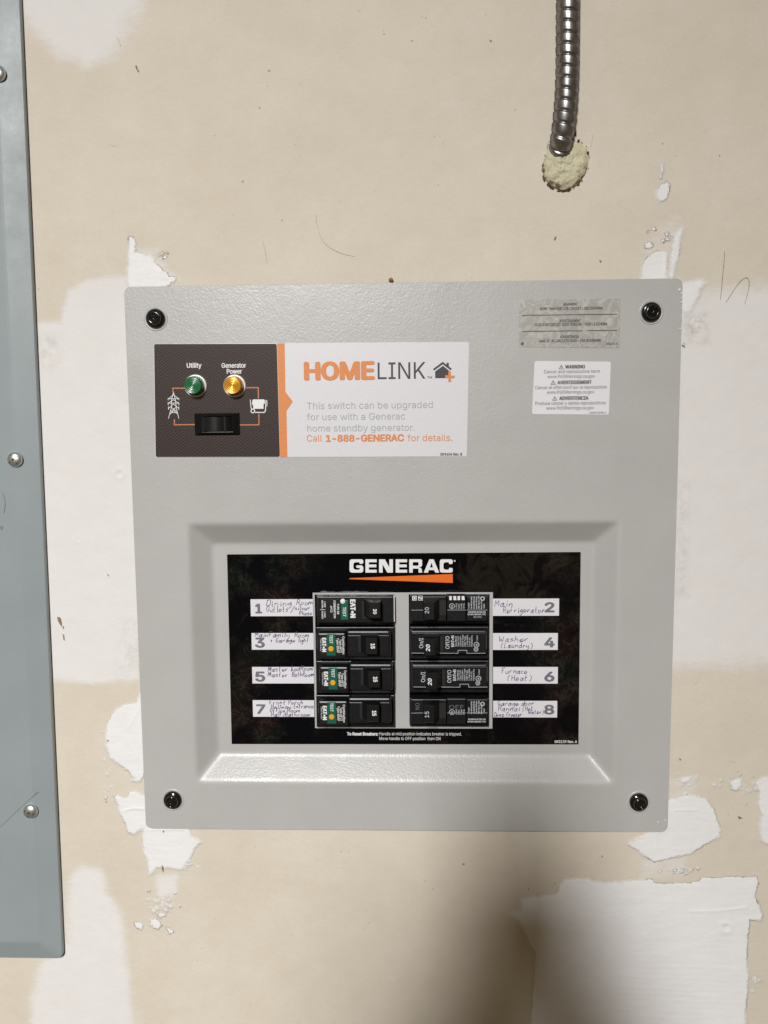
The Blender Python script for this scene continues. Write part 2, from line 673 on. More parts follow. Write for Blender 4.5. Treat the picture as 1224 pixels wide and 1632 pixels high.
# handwriting: pen strokes on a 7 x 10 grid (first digit across, second up; 3 = base line)
HAND = {
    'a': '55 36 15 13 33 45 56 53 63', 'b': '19 13 33 54 45 26 15', 'c': '55 36 15 14 33 53', 'd': '55 36 15 13 33 54 59 53',
    'e': '14 54 55 36 15 13 33 53', 'f': '59 39 28 23;15 46', 'g': '56 36 15 14 44 56 52 30 11', 'h': '19 13;15 36 55 53',
    'i': '26 23 33;28 27', 'k': '19 13;56 14;25 53', 'l': '29 23 33', 'm': '06 03;04 26 35 33;34 56 65 63', 'n': '16 13;14 36 55 53',
    'o': '36 15 13 33 54 55 36', 'p': '16 10;15 36 55 43 13', 'r': '16 13;14 36 56', 's': '56 26 15 45 54 33 13', 't': '29 24 33 43;16 46',
    'u': '16 13 33 54;56 53 63', 'v': '16 33 56', 'w': '06 13 35 43 66', 'x': '16 53;56 13', 'y': '16 14 44;56 52 20', 'z': '16 56 13 53',
    'D': '19 13;09 49 66 53 13', 'O': '39 17 14 33 54 58 39', 'R': '13 19 49 57 36 16;36 63', 'M': '03 19 35 59 63', 'F': '13 19 69;16 46',
    'G': '58 39 17 14 43 55 35', 'W': '09 13 36 53 69', 'L': '19 13 53', 'H': '19 13;59 53;16 56', 'P': '13 19 49 57 36 16',
    'B': '13 19 49 57 16;36 55 43 13', 'E': '59 19 13 53;16 46', '/': '11 69', '(': '49 27 24 42', ')': '29 47 44 22', '+': '15 55;37 33',
}


def smooth_line(pts, k=3):
    if len(pts) < 3:
        return pts
    out = []
    for i in range(len(pts) - 1):
        p0 = pts[max(0, i - 1)]
        p1, p2 = pts[i], pts[i + 1]
        p3 = pts[min(len(pts) - 1, i + 2)]
        for j in range(k):
            t = j / k
            q = []
            for c in (0, 1):
                q.append(0.5 * (2 * p1[c] + (p2[c] - p0[c]) * t + (2 * p0[c] - 5 * p1[c] + 4 * p2[c] - p3[c]) * t * t
                                + (3 * p1[c] - p0[c] - 3 * p2[c] + p3[c]) * t ** 3))
            out.append(tuple(q))
    out.append(pts[-1])
    return out


def handwrite(mb, s, x0, x1, yb, cap, Y, pen=0.95):
    """handwritten word from x0 to x1 (photo px) with base line yb"""
    adv = [(5.0 if c == ' ' else 4.0 if c in 'il' else 8.0 if c in 'mwMW' else 6.9) for c in s]
    tot = sum(adv)
    X = 0.0
    for c, a in zip(s, adv):
        st = HAND.get(c)
        if st:
            jx, jy = random.uniform(-.3, .3), random.uniform(-.35, .35)
            sl = random.uniform(0.12, 0.34)
            for k in st.split(';'):
                pts = []
                for q in k.split():
                    gx, gy = int(q[0]) + random.uniform(-.4, .4) + jx, int(q[1]) - 3 + random.uniform(-.36, .36) + jy
                    gx += sl * gy
                    pts.append((x0 + (X + gx) / tot * (x1 - x0), yb - gy / 6 * cap))
                pts = smooth_line(pts)
                sc = mmpx(x0, yb, Y)
                ribbon(mb, [P2(px, py, Y) for px, py in pts], pen * sc * random.uniform(.85, 1.15), Y)
        X += a


# ------------------------------------------------------------------ the wall
WY = 0.004


def polyW(pts):
    a = np.array([P2(x, y, WY) for x, y in pts])
    return a


def sdf(pts, X, Z):
    """signed distance in mm to a polygon, positive inside"""
    d = np.full(X.shape, 1e9)
    ins = np.zeros(X.shape, bool)
    n = len(pts)
    for i in range(n):
        a, b = pts[i], pts[(i + 1) % n]
        e = b - a
        wx, wz = X - a[0], Z - a[1]
        t = np.clip((wx * e[0] + wz * e[1]) / (e @ e + 1e-12), 0, 1)
        d = np.minimum(d, (wx - e[0] * t) ** 2 + (wz - e[1] * t) ** 2)
        c = ((a[1] > Z) != (b[1] > Z)) & (X < (b[0] - a[0]) * (Z - a[1]) / (b[1] - a[1] + 1e-15) + a[0])
        ins ^= c
    return np.where(ins, 1, -1) * np.sqrt(d) * 1000


HARD = [
    [(205, 378), (211, 376), (216, 384), (217, 402), (228, 404), (240, 405), (248, 412), (247, 419), (258, 428), (266, 434), (270, 441), (282, 440), (280, 449), (262, 458), (205, 470), (202, 448), (200, 438), (204, 420), (203, 400)],
    [(222, 1106), (217, 1119), (200, 1122), (185, 1130), (172, 1148), (167, 1170), (169, 1192), (175, 1210), (192, 1220), (205, 1230), (213, 1240), (216, 1246), (230, 1240), (240, 1100)],
    [(216, 1238), (207, 1243), (210, 1247), (226, 1246), (230, 1236)],
    [(181, 1267), (190, 1268), (203, 1271), (206, 1263), (214, 1260), (224, 1265), (240, 1270), (240, 1318), (222, 1326), (212, 1331), (203, 1328), (198, 1310), (190, 1295)],
    [(226, 1318), (240, 1310), (300, 1310), (306, 1330), (321, 1342), (312, 1352), (306, 1366), (290, 1388), (270, 1385), (252, 1384), (237, 1396), (234, 1372), (227, 1355)],
    [(213, 1470), (222, 1468), (229, 1475), (226, 1482), (217, 1479)],
    [(239, 1464), (248, 1463), (260, 1474), (252, 1482), (239, 1475)],
    [(248, 1456), (260, 1455), (265, 1459), (256, 1464)],
    [(265, 1478), (271, 1480), (279, 1486), (270, 1488)],
    [(1020, 460), (1022, 427), (1028, 412), (1038, 404), (1052, 398), (1066, 402), (1066, 460)],
    [(1066, 460), (1068, 402), (1072, 384), (1080, 366), (1088, 361), (1090, 366), (1086, 384), (1082, 412), (1077, 432), (1072, 460)],
    [(1026, 391), (1034, 386), (1042, 390), (1040, 396), (1028, 396)],
    [(1046, 305), (1054, 292), (1066, 289), (1068, 305), (1062, 320), (1050, 322), (1044, 314)],
    [(1053, 262), (1057, 258), (1058, 272), (1053, 286), (1050, 283)],
    [(1080, 452), (1094, 449), (1120, 445), (1128, 452), (1118, 462), (1112, 480), (1100, 500), (1080, 500)],
    [(1055, 1278), (1068, 1274), (1088, 1268), (1108, 1267), (1124, 1272), (1134, 1282), (1142, 1300), (1149, 1322), (1148, 1334), (1136, 1340), (1118, 1350), (1100, 1362), (1080, 1366), (1060, 1370), (1042, 1374), (1028, 1366), (1018, 1358), (1001, 1346), (1004, 1341), (1020, 1334), (1055, 1310)],
    [(1082, 1243), (1090, 1239), (1104, 1238), (1100, 1246), (1088, 1250)],
    [(1163, 1247), (1172, 1242), (1182, 1241), (1184, 1252), (1174, 1262), (1165, 1258)],
    [(1203, 1248), (1216, 1238), (1260, 1236), (1260, 1350), (1222, 1346), (1212, 1338), (1210, 1318), (1213, 1300), (1208, 1282), (1210, 1262)],
    [(830, 1432), (858, 1428), (888, 1424), (890, 1416), (897, 1403), (912, 1400), (935, 1400), (948, 1404), (970, 1407), (1000, 1404), (1040, 1401), (1042, 1407), (1080, 1408), (1112, 1406), (1117, 1399), (1160, 1397), (1206, 1397), (1209, 1408), (1203, 1430), (1212, 1446), (1216, 1458), (1214, 1468), (1196, 1467), (1192, 1500), (1191, 1530), (1194, 1556), (1190, 1600), (1189, 1700), (840, 1700), (845, 1632), (850, 1560), (853, 1520), (838, 1492), (827, 1470), (812, 1456), (828, 1450)],
    [(1200, 1558), (1206, 1556), (1208, 1566), (1202, 1570)],
]
SOFT = [  # polygon, feather in mm, strength
    ([(30, -60), (245, -60), (222, 10), (205, 52), (180, 88), (140, 104), (100, 92), (72, 66), (45, 45), (30, 10)], 22, 1.0),
    ([(20, 520), (96, 512), (108, 462), (140, 446), (200, 440), (255, 462), (255, 900), (222, 1004), (222, 1082), (150, 1088), (84, 1084), (20, 1084)], 7, 1.0),
    ([(108, 1430), (115, 1392), (130, 1380), (165, 1386), (172, 1425), (195, 1462), (205, 1550), (210, 1720), (40, 1720), (50, 1600), (62, 1535), (104, 1500)], 11, 1.0),
    ([(1070, 452), (1110, 462), (1160, 462), (1224, 458), (1320, 452), (1320, 1062), (1224, 1058), (1150, 1060), (1060, 1062)], 21, 1.0),
    ([(248, 1396), (282, 1392), (284, 1420), (276, 1432), (250, 1430)], 6, 0.7),
    ([(1020, 1370), (1090, 1366), (1098, 1392), (1060, 1400), (1020, 1402)], 8, 0.6),
    ([(1062, 1240), (1108, 1236), (1110, 1272), (1062, 1280)], 8, 0.45),
    ([(1040, 350), (1085, 340), (1085, 420), (1020, 420)], 9, 0.4),
    ([(215, 395), (252, 392), (272, 430), (290, 445), (250, 460), (215, 440)], 6, 0.5),
]
GRIME = [([(1092, 500), (1128, 498), (1130, 548), (1092, 545)], 10, 0.8), ([(190, 985), (222, 985), (222, 1080), (185, 1080)], 14, 0.35),
         ([(1082, 770), (1100, 770), (1098, 950), (1078, 950)], 8, 0.4), ([(50, 530), (100, 530), (98, 590), (55, 590)], 8, 0.3)]
RIDGE = [([(220, 405), (222, 430), (223, 455)], 0.25), ([(1060, 402), (1059, 440)], 0.35), ([(1068, 400), (1063, 440)], -0.3),
         ([(1075, 1291), (1110, 1291)], 0.35), ([(1046, 1325), (1046, 1352)], 0.3), ([(1100, 1452), (1150, 1451), (1190, 1446)], 0.35),
         ([(198, 1292), (212, 1288), (230, 1289)], 0.4), ([(205, 1160), (215, 1142), (222, 1130)], 0.25), ([(204, 1180), (222, 1215)], 0.25),
         ([(1150, 1420), (1160, 1440)], 0.2), ([(1003, 1345), (1010, 1338), (1022, 1334)], 0.4), ([(240, 1322), (295, 1322), (306, 1332)], 0.35)]


def build_wall():
    st = 0.0009
    xs = np.concatenate([np.linspace(-6, -0.40, 14), np.arange(-0.36, 0.36, st), np.linspace(0.40, 6, 14)])
    zs = np.concatenate([np.linspace(-4, -0.50, 10), np.arange(-0.42, 0.45, st), np.linspace(0.50, 4, 10)])
    X, Z = np.meshgrid(xs, zs)
    nx, nz = len(xs), len(zs)
    hard = np.full(X.shape, -30.0)
    for p in HARD:
        hard = np.maximum(hard, sdf(polyW(p), X, Z))
    # spatter round the patches
    for cx, cy, rx, ry, k in ((262, 1440, 26, 16, 40), (252, 405, 16, 8, 14), (170, 1258, 8, 40, 8), (168, 1165, 10, 3, 2), (1060, 378, 30, 14, 20),
                              (1178, 1250, 26, 14, 22), (1205, 1565, 5, 30, 7), (300, 1375, 14, 14, 12), (1095, 1250, 26, 12, 14), (1090, 1388, 40, 7, 14), (1205, 1258, 10, 16, 8)):
        for _ in range(k):
            p = P2(cx + random.gauss(0, .5) * rx, cy + random.gauss(0, .5) * ry, WY)
            r = random.uniform(0.2, 1.5)
            hard = np.maximum(hard, r - np.hypot(X - p[0], Z - p[1]) * 1000)
    soft = np.zeros(X.shape)
    for p, fe, s in SOFT:
        d = sdf(polyW(p), X, Z)
        t = np.clip((d + fe * 0.75) / (fe * 1.5), 0, 1)
        soft = np.maximum(soft, s * t * t * (3 - 2 * t))
    grime = np.zeros(X.shape)
    for p, fe, s in GRIME:
        d = sdf(polyW(p), X, Z)
        grime = np.maximum(grime, s * np.clip((d + fe * 0.3) / fe, 0, 1))
    h = 0.22 * np.clip(hard / 1.2, 0, 1)
    for pl, amp in RIDGE:
        pts = polyW(pl)
        d = np.full(X.shape, 1e9)
        for a, b in zip(pts[:-1], pts[1:]):
            e = b - a
            t = np.clip(((X - a[0]) * e[0] + (Z - a[1]) * e[1]) / (e @ e), 0, 1)
            d = np.minimum(d, np.hypot(X - a[0] - e[0] * t, Z - a[1] - e[1] * t))
        h += amp * np.exp(-(d * 1000 / 0.8) ** 2)
    # comb marks left by the trowel in the low right patch
    c0 = polyW([(1090, 1580)])[0]
    ribw = np.exp(-((X - c0[0]) / 0.055) ** 2 - ((Z - c0[1]) / 0.035) ** 2)
    h += 0.035 * ribw * np.sin((Z + 0.02 * X) * 2 * math.pi / 0.0048)
    # nail dimple under the skim coat
    for (px, py, r, a) in ((190, 755, 4.5, 0.35), (124, 860, 3, 0.15), (1157, 1478, 5, 0.3), (172, 917, 1.2, 0.4), (1150, 1395, 2, 0.2)):
        p = P2(px, py, WY)
        d = np.hypot(X - p[0], Z - p[1]) * 1000 / r
        h += a * (np.exp(-((d - 0.8) / 0.35) ** 2) - 1.1 * np.exp(-(d / 0.5) ** 2))
    Y = WY - h / 1000
    co = np.stack([X, Y, Z], -1).reshape(-1, 3)
    idx = np.arange(nx * nz).reshape(nz, nx)
    q = np.stack([idx[:-1, :-1], idx[:-1, 1:], idx[1:, 1:], idx[1:, :-1]], -1).reshape(-1, 4)
    cx = (X[:-1, :-1] + X[1:, 1:]).reshape(-1) / 2
    cz = (Z[:-1, :-1] + Z[1:, 1:]).reshape(-1) / 2
    keep = ~((np.abs(cx) < 0.19) & (np.abs(cz) < 0.195))      # the hole the flush box sits in
    q = q[keep]
    used = np.zeros(len(co), bool)
    used[q.ravel()] = True
    remap = np.cumsum(used) - 1
    q = remap[q]
    co = co[used]
    me = bpy.data.meshes.new('wall')
    me.vertices.add(len(co))
    me.vertices.foreach_set('co', co.astype(np.float32).ravel())
    me.loops.add(len(q) * 4)
    me.loops.foreach_set('vertex_index', q.astype(np.int32).ravel())
    me.polygons.add(len(q))
    me.polygons.foreach_set('loop_start', np.arange(0, len(q) * 4, 4, dtype=np.int32))
    me.polygons.foreach_set('use_smooth', np.ones(len(q), bool))
    me.update(calc_edges=True)
    for nm, arr in (('hard', hard), ('soft', soft), ('grime', grime)):
        at_ = me.attributes.new(nm, 'FLOAT', 'POINT')
        at_.data.foreach_set('value', arr.reshape(-1)[used].astype(np.float32))
    me.materials.append(M['wall'])
    o = bpy.data.objects.new('wall', me)
    COL.objects.link(o)
    o['kind'] = 'structure'
    o['label'] = 'beige drywall with rough white joint compound patches'
    return o


wall = build_wall()


def jag(pts, amp):
    return [(x + random.uniform(-amp, amp), y + random.uniform(-amp, amp)) for x, y in pts]


YM = WY - 0.00035
mb = MB()
pribbon(mb, smooth_line(jag([(1155, 400), (1154, 420), (1152, 440), (1150, 460), (1148, 478)], .3)), 1.3, YM, taper=True)
pribbon(mb, smooth_line([(1157, 482), (1166, 468), (1177, 452), (1187, 443), (1193, 445), (1194, 455), (1191, 470), (1187, 485)]), 1.2, YM, taper=True)
mb.build('pencil_mark', M['pencil'], wall)
mb = MB()
pribbon(mb, smooth_line([(504, 342), (504, 352), (509, 372), (515, 385), (528, 396), (545, 404), (566, 409)]), 0.55, YM, taper=True)
pribbon(mb, smooth_line([(418, 383), (422, 398), (426, 420)]), 0.5, YM, taper=True)
pribbon(mb, smooth_line([(946, 212), (944, 222), (942, 235)]), 0.6, YM, taper=True)
pribbon(mb, smooth_line([(185, 58), (190, 66), (192, 74)]), 0.5, YM, taper=True)
mb.build('hair_line', M['hair'], wall)
mb = MB()
for pts in ([(91, 983), (96, 984), (98, 991), (99, 999), (96, 996), (92, 989)], [(99, 999), (102, 998), (101, 1003)], [(100, 1010), (102, 1012), (103, 1021), (101, 1020)],
            [(215, 105), (218, 104), (219, 110), (222, 113), (220, 115), (217, 110)], [(170, 914), (174, 917), (173, 919)], [(170, 1180), (173, 1179), (173, 1183)],
            [(884, 378), (887, 376), (886, 382), (883, 383)], [(955, 414), (959, 416), (957, 419)], [(1146, 246), (1148, 247), (1147, 250)],
            [(1176, 1300), (1182, 1303), (1184, 1304), (1178, 1306)], [(1082, 1208), (1086, 1210), (1084, 1213)], [(736, 1376), (742, 1377), (738, 1379)], [(258, 1323), (262, 1324), (261, 1328)],
            [(258, 1378), (261, 1383), (260, 1391), (258, 1386)], [(190, 234), (172, 231), (180, 232)], [(385, 288), (388, 288), (387, 291)], [(780, 63), (784, 65), (782, 67)]):
    pfill(mb, [pts], YM)
mb.build('scuff', M['scuff'], wall)

# crumbs of compound stuck to the metal cover's right edge are added with the cover

# ------------------------------------------------------------------ grey generator panel
PW, PH = 0.41, 0.4205
RD = 0.012          # depth of the stamped recess
panel = thing('breaker_panel', 'light grey square metal panel with eight black breakers behind a black label', 'breaker panel', (0, 0.004, 0))
PINV = (0, 0.004, 0)


def put(mb, name, m, parent=panel, smooth=False, label=None):
    """link as child while keeping world coordinates"""
    if parent is panel:
        mb.v = [(x, y - PINV[1], z) for x, y, z in mb.v]
    else:
        mb.v = [(x, y - PINV[1], z) for x, y, z in mb.v]
    return mb.build(name, m, parent, smooth, label)


# openings, measured on the recess floor
OL = rect(503.4, 947.5, 629, 1155.3, RD)
OR = rect(652, 947, 780, 1155.3, RD)
RO = (*[at(x, 1040, 0).x for x in (303, 986)], at(645, 1251, 0).z, at(645, 830, 0).z)      # outer edge of recess
RI = (*[at(x, 1040, RD).x for x in (347, 940)], at(645, 1198, RD).z, at(645, 868, RD).z)   # its floor


def build_cover():
    def axis(a, b, step, extra):
        base = list(np.arange(a, b, step)) + [b]
        arr = np.array(sorted(base + list(extra)))
        out = [arr[0]]
        for v in arr[1:]:
            if v - out[-1] > 1e-5:
                out.append(v)
        # drop regular lines that crowd a needed one
        ex = np.array(list(extra))
        return np.array([v for v in out if (np.abs(ex - v).min() < 1e-6 or np.abs(ex - v).min() > step * 0.35 or v in (a, b))])
    R = 0.0050
    xs = axis(-PW / 2, PW / 2, 0.0016, [OL[0], OL[1], OR[0], OR[1], -PW / 2, PW / 2])
    zs = axis(-PH / 2, PH / 2, 0.0016, [OL[2], OL[3], OR[2], OR[3], -PH / 2, PH / 2])
    X, Z = np.meshgrid(xs, zs)

    def ss(t):
        t = np.clip(t, 0, 1)
        k = 0.16                          # fillet share at each end of the slope
        lo = t ** 2 / (2 * k)
        mid = t - k / 2
        hi = (1 - k) - (1 - t) ** 2 / (2 * k)
        y = np.where(t < k, lo, np.where(t > 1 - k, hi, mid))
        return y / (1 - k)
    dl = (X - RO[0]) / (RI[0] - RO[0])
    dr = (RO[1] - X) / (RO[1] - RI[1])
    db = (Z - RO[2]) / (RI[2] - RO[2])
    dt = (RO[3] - Z) / (RO[3] - RI[3])
    # soft minimum keeps the mitred corners from being razor sharp
    st = np.stack([dl, dr, db, dt])
    kk = 14.0
    t = -np.log(np.exp(-kk * np.clip(st, -1, 3)).sum(0)) / kk
    Y = RD * ss(t)
    # rounded corners of the plate
    Xr, Zr = X.copy(), Z.copy()
    ax, az = np.abs(X) - (PW / 2 - R), np.abs(Z) - (PH / 2 - R)
    cm = (ax > 0) & (az > 0)
    # square -> disc map of the corner cell
    u, v = np.clip(ax / R, 0, 1), np.clip(az / R, 0, 1)
    m_ = np.maximum(u, v)
    l_ = np.hypot(u, v) + 1e-9
    Xr = np.where(cm, np.sign(X) * (PW / 2 - R + R * u * m_ / l_), X)
    Zr = np.where(cm, np.sign(Z) * (PH / 2 - R + R * v * m_ / l_), Z)
    nz, nx = X.shape
    co = np.stack([Xr, Y, Zr], -1).reshape(-1, 3)
    idx = np.arange(nx * nz).reshape(nz, nx)
    q = np.stack([idx[:-1, :-1], idx[:-1, 1:], idx[1:, 1:], idx[1:, :-1]], -1).reshape(-1, 4)
    cx = ((X[:-1, :-1] + X[1:, 1:]) / 2).reshape(-1)
    cz = ((Z[:-1, :-1] + Z[1:, 1:]) / 2).reshape(-1)

    def inside(o):
        return (cx > o[0]) & (cx < o[1]) & (cz > o[2]) & (cz < o[3])
    q = q[~(inside(OL) | inside(OR))]
    bm = bmesh.new()
    vv = [bm.verts.new((c[0], c[1] - PINV[1], c[2])) for c in co]
    for f in q:
        try:
            bm.faces.new([vv[i] for i in f])
        except ValueError:
            pass
    for v_ in [v_ for v_ in bm.verts if not v_.link_faces]:
        bm.verts.remove(v_)
    for d in (0.0004, 0.0012):
        be = [e for e in bm.edges if e.is_boundary]
        r = bmesh.ops.extrude_edge_only(bm, edges=be)
        nv = [g for g in r['geom'] if isinstance(g, bmesh.types.BMVert)]
        for v_ in nv:
            v_.co.y += d
            outer = abs(v_.co.x) > PW / 2 - 0.012 or abs(v_.co.z) > PH / 2 - 0.012
            if outer and d < 0.001:
                L = Vector((v_.co.x, 0, v_.co.z)).length
                v_.co.x *= 1 + 0.0003 / L
                v_.co.z *= 1 + 0.0003 / L
    for f in bm.faces:
        f.smooth = True
    for e in bm.edges:
        if len(e.link_faces) == 2 and e.calc_face_angle(0) > math.radians(35):
            e.smooth = False
    bmesh.ops.recalc_face_normals(bm, faces=bm.faces)
    me = bpy.data.meshes.new('cover')
    bm.to_mesh(me)
    bm.free()
    me.materials.append(M['cover'])
    o = bpy.data.objects.new('cover', me)
    COL.objects.link(o)
    o.parent = panel
    return o


cover = build_cover()
# dark box behind the openings
mb = MB()
X0, X1, Z0, Z1, yb = -0.15, 0.15, -0.17, 0.02, 0.075
mb.add([(X0, 0.0145, Z0), (X1, 0.0145, Z0), (X1, 0.0145, Z1), (X0, 0.0145, Z1), (X0, yb, Z0), (X1, yb, Z0), (X1, yb, Z1), (X0, yb, Z1)],
       [(4, 5, 6, 7), (0, 1, 5, 4), (1, 2, 6, 5), (2, 3, 7, 6), (3, 0, 4, 7)])
put(mb, 'back_box', M['void'])

# crumbs of compound on the cover's edge
mb = MB()
for px, py, r in ((1083, 462, 2.2), (1086, 468, 1.6), (1086, 482, 1.4), (1087, 492, 1.2), (1084, 524, 1.5), (1049, 1310, 1.0), (1060, 1307, 1.2), (1087, 505, 1.3), (1086, 475, 1.2)):
    p = at(px, py, -0.0002)
    mb = MB()
    lathe(mb, (p.x, p.z), [(r * .00047 * k, -0.0002 - h * .00045) for k, h in ((1.0, 0), (.85, .8), (.5, 1.2), (.1, 1.3))], 9, random.random())
    put(mb, 'compound_crumb', M['compound'], smooth=True)
mb = MB()
pribbon(mb, [(1046, 1311), (1052, 1309.5), (1062, 1307.5)], 0.9, -0.0003)
put(mb, 'stray_fleck', M['grey_white_print'])
mb = MB()
pribbon(mb, [(1088, 546), (1093, 549)], 2.4, 0.0005)
put(mb, 'stray_fleck', M['grey_white_print'])

# crumb on the top edge
mb = MB()
p = at(623, 446, 0.001)
lathe(mb, (p.x, p.z), [(0.0017, 0.003), (0.0017, 0.0008), (0.0012, -0.0003), (0.0004, -0.0008)], 7, 0.4)
put(mb, 'brown_fleck', M['crumb'])


# ---- corner screws
def corner_screw(px, py, slot_deg):
    c = at(px, py, -0.0035)
    c2 = (c.x, c.z)
    k = 0.00047
    mb = MB()
    lathe(mb, c2, [(15.2 * k, 0.0), (15.2 * k, -0.0012), (14.4 * k, -0.0021), (12.0 * k, -0.0026), (10.6 * k, -0.0027), (10.4 * k, -0.0042), (9.8 * k, -0.0048),
                   (8.0 * k, -0.0050), (7.2 * k, -0.0047), (6.8 * k, -0.0038), (1 * k, -0.0036)], 40)
    sc = put(mb, 'screw', M['screw_black'], panel, True)
    mod = None
    mb = MB()
    a = math.radians(slot_deg)
    d, n = Vector((math.cos(a), math.sin(a))), Vector((-math.sin(a), math.cos(a)))
    C = Vector(c2)
    L, w = 6.6 * k, 2.6 * k
    for s in (1, -1):      # the two halves of the driver recess
        pts = [C + n * s * w * 0.5 + d * L, C + n * s * w * 0.5 - d * L]
        arc = []
        for i in range(9):
            t = math.pi * (0.12 + 0.76 * i / 8)
            arc.append(C + (d * math.cos(math.pi - t) + n * s * math.sin(t)) * L)
        loop = [pts[0], pts[1]] + arc
        loop = [(q.x, q.y) for q in loop]
        if s > 0:
            loop = loop[::-1]
        fill(mb, [loop], -0.0044, -0.0034)
    put(mb, 'drive_recess', M['screw_black'], sc)
    mb = MB()
    lathe(mb, c2, [(19.5 * k, 0.0001), (18.6 * k, -0.0003), (17.6 * k, -0.0006), (16.4 * k, -0.0004), (15.0 * k, 0.0001)], 44)
    put(mb, 'screw_collar', M['collar'], sc, True)
    return sc


for a in ((246, 507, 4), (1040, 496.5, 60), (273.5, 1278, 35), (1020, 1281.5, 100)):
    corner_screw(*a)

# ---- control label with its lamps and switch
YL = -0.0003
YP = -0.00042       # printing lies on the label
quadL = [P2(247.5, 729, YL), P2(744, 727.5, YL), P2(747.5, 545, YL), P2(245, 548, YL)]
mb = MB()
fill(mb, [rounded(quadL, 0.0016)], YL, 0.0001)
ctl = put(mb, 'control_label', M['sticker_white'], label='wide white and dark brown control label with orange divider')
mb = MB()
dark = rounded(quadL, 0.0016)
xa, xb = P2(441, 548, YP), P2(446, 728, YP)
# dark left field: label outline cut at the orange band
pl = [P2(248.2, 728.4, YP), xb, xa, P2(245.6, 548.4, YP)]
pl = rounded(pl, 0.0014)
fill(mb, [pl], YP)
put(mb, 'dark_field', M['carbon'], ctl)
mb = MB()
pfill(mb, [[(446.4, 728.2), (458, 728), (456.6, 655), (466.8, 640), (454.8, 624.5), (453.6, 547), (441.6, 547.4)]], YP)
put(mb, 'orange_band', M['orange_print'], ctl)
YP2 = YP - 0.00012
mb = MB()
textc(mb, 'HOME', 487, 595, 604.4, 26.4, YP2, 0.045)
put(mb, 'headline', M['orange_print'], ctl)
mb = MB()
textc(mb, 'Call', 489, 513.3, 703.6, 10.2, YP2, 0.0)
textc(mb, '1-888-GENERAC', 520, 643.3, 703.2, 10.2, YP2, 0.035)
textc(mb, 'for details.', 649.4, 721, 702.8, 10.2, YP2, 0.0)
put(mb, 'phone_line', M['orange_print'], ctl)
mb = MB()
pfill(mb, [[(709.5, 602.5), (714.5, 602.5), (714.5, 608.6), (718.8, 608.6), (718.8, 602.5), (724.5, 602.5), (724.5, 598.6), (718.8, 598.6), (718.8, 592), (714.5, 592), (714.5, 598.6), (709.5, 598.6)][::-1]], YP2 - 0.0001)
put(mb, 'plus_mark', M['orange_print'], ctl)
mb = MB()
textc(mb, 'LINK', 602, 678, 603.8, 26.0, YP2, 0.0)
textc(mb, 'TM', 681, 688.5, 603, 3.2, YP2, 0.01)
put(mb, 'headline', M['black_print'], ctl)
mb = MB()
pfill(mb, [[(693.5, 602.5), (710, 602.5), (710, 598), (716.5, 598), (716.5, 591.5), (706, 583), (693.5, 592)]], YP2)
pfill(mb, [[(690, 588.2), (691.8, 590.4), (705.6, 580.4), (718.2, 590), (720, 587.6), (715.3, 584), (715.3, 578.2), (711.6, 578.2), (711.6, 581.2), (705.6, 576.6)]], YP2)
put(mb, 'house_emblem', M['black_print'], ctl)
mb = MB()
textc(mb, '0K9604 Rev. B', 702, 736.4, 726, 4.2, YP2, 0.02)
put(mb, 'part_number', M['black_print'], ctl)
mb = MB()
textc(mb, 'This switch can be upgraded', 489, 689.7, 651, 10.4, YP2)
textc(mb, 'for use with a Generac', 489, 645.8, 669, 10.4, YP2)
textc(mb, 'home standby generator.', 489.7, 661, 687, 10.4, YP2)
put(mb, 'grey_lettering', M['grey_print'], ctl)
mb = MB()
textc(mb, 'Utility', 298, 321, 586, 7.4, YP2, 0.02)
put(mb, 'lamp_caption', M['white_print'], ctl)
mb = MB()
textc(mb, 'Generator', 353.5, 392, 586, 7.2, YP2, 0.02)
textc(mb, 'Power', 361.7, 385.5, 595.4, 7.2, YP2, 0.02)
put(mb, 'lamp_caption', M['white_print'], ctl)
mb = MB()
# pylon
for pts in ([(276.5, 625), (273.5, 637), (273, 650), (268.5, 667)], [(276.5, 625), (279.5, 637), (281, 650), (285, 667)], [(268, 636), (276.5, 629), (285, 636)],
            [(268, 634.5), (268, 638)], [(285, 634.5), (285, 638)], [(268, 643), (276.5, 637), (285, 643)], [(268, 641), (268, 646)], [(285, 641), (285, 646)],
            [(268.5, 651), (276.5, 644), (285, 651)], [(268.5, 648), (268.5, 653)], [(285, 648), (285, 653)], [(268, 635.5), (285, 635.5)], [(268, 642.5), (285, 642.5)],
            [(272, 656), (281, 649)], [(273, 649), (282, 656)], [(271, 660), (277, 654), (283, 660)], [(272.5, 657.5), (282, 657.5)]):
    pribbon(mb, pts, 0.9, YP2 - random.random() * 0.00006)
put(mb, 'pylon_emblem', M['white_print'], ctl)
mb = MB()
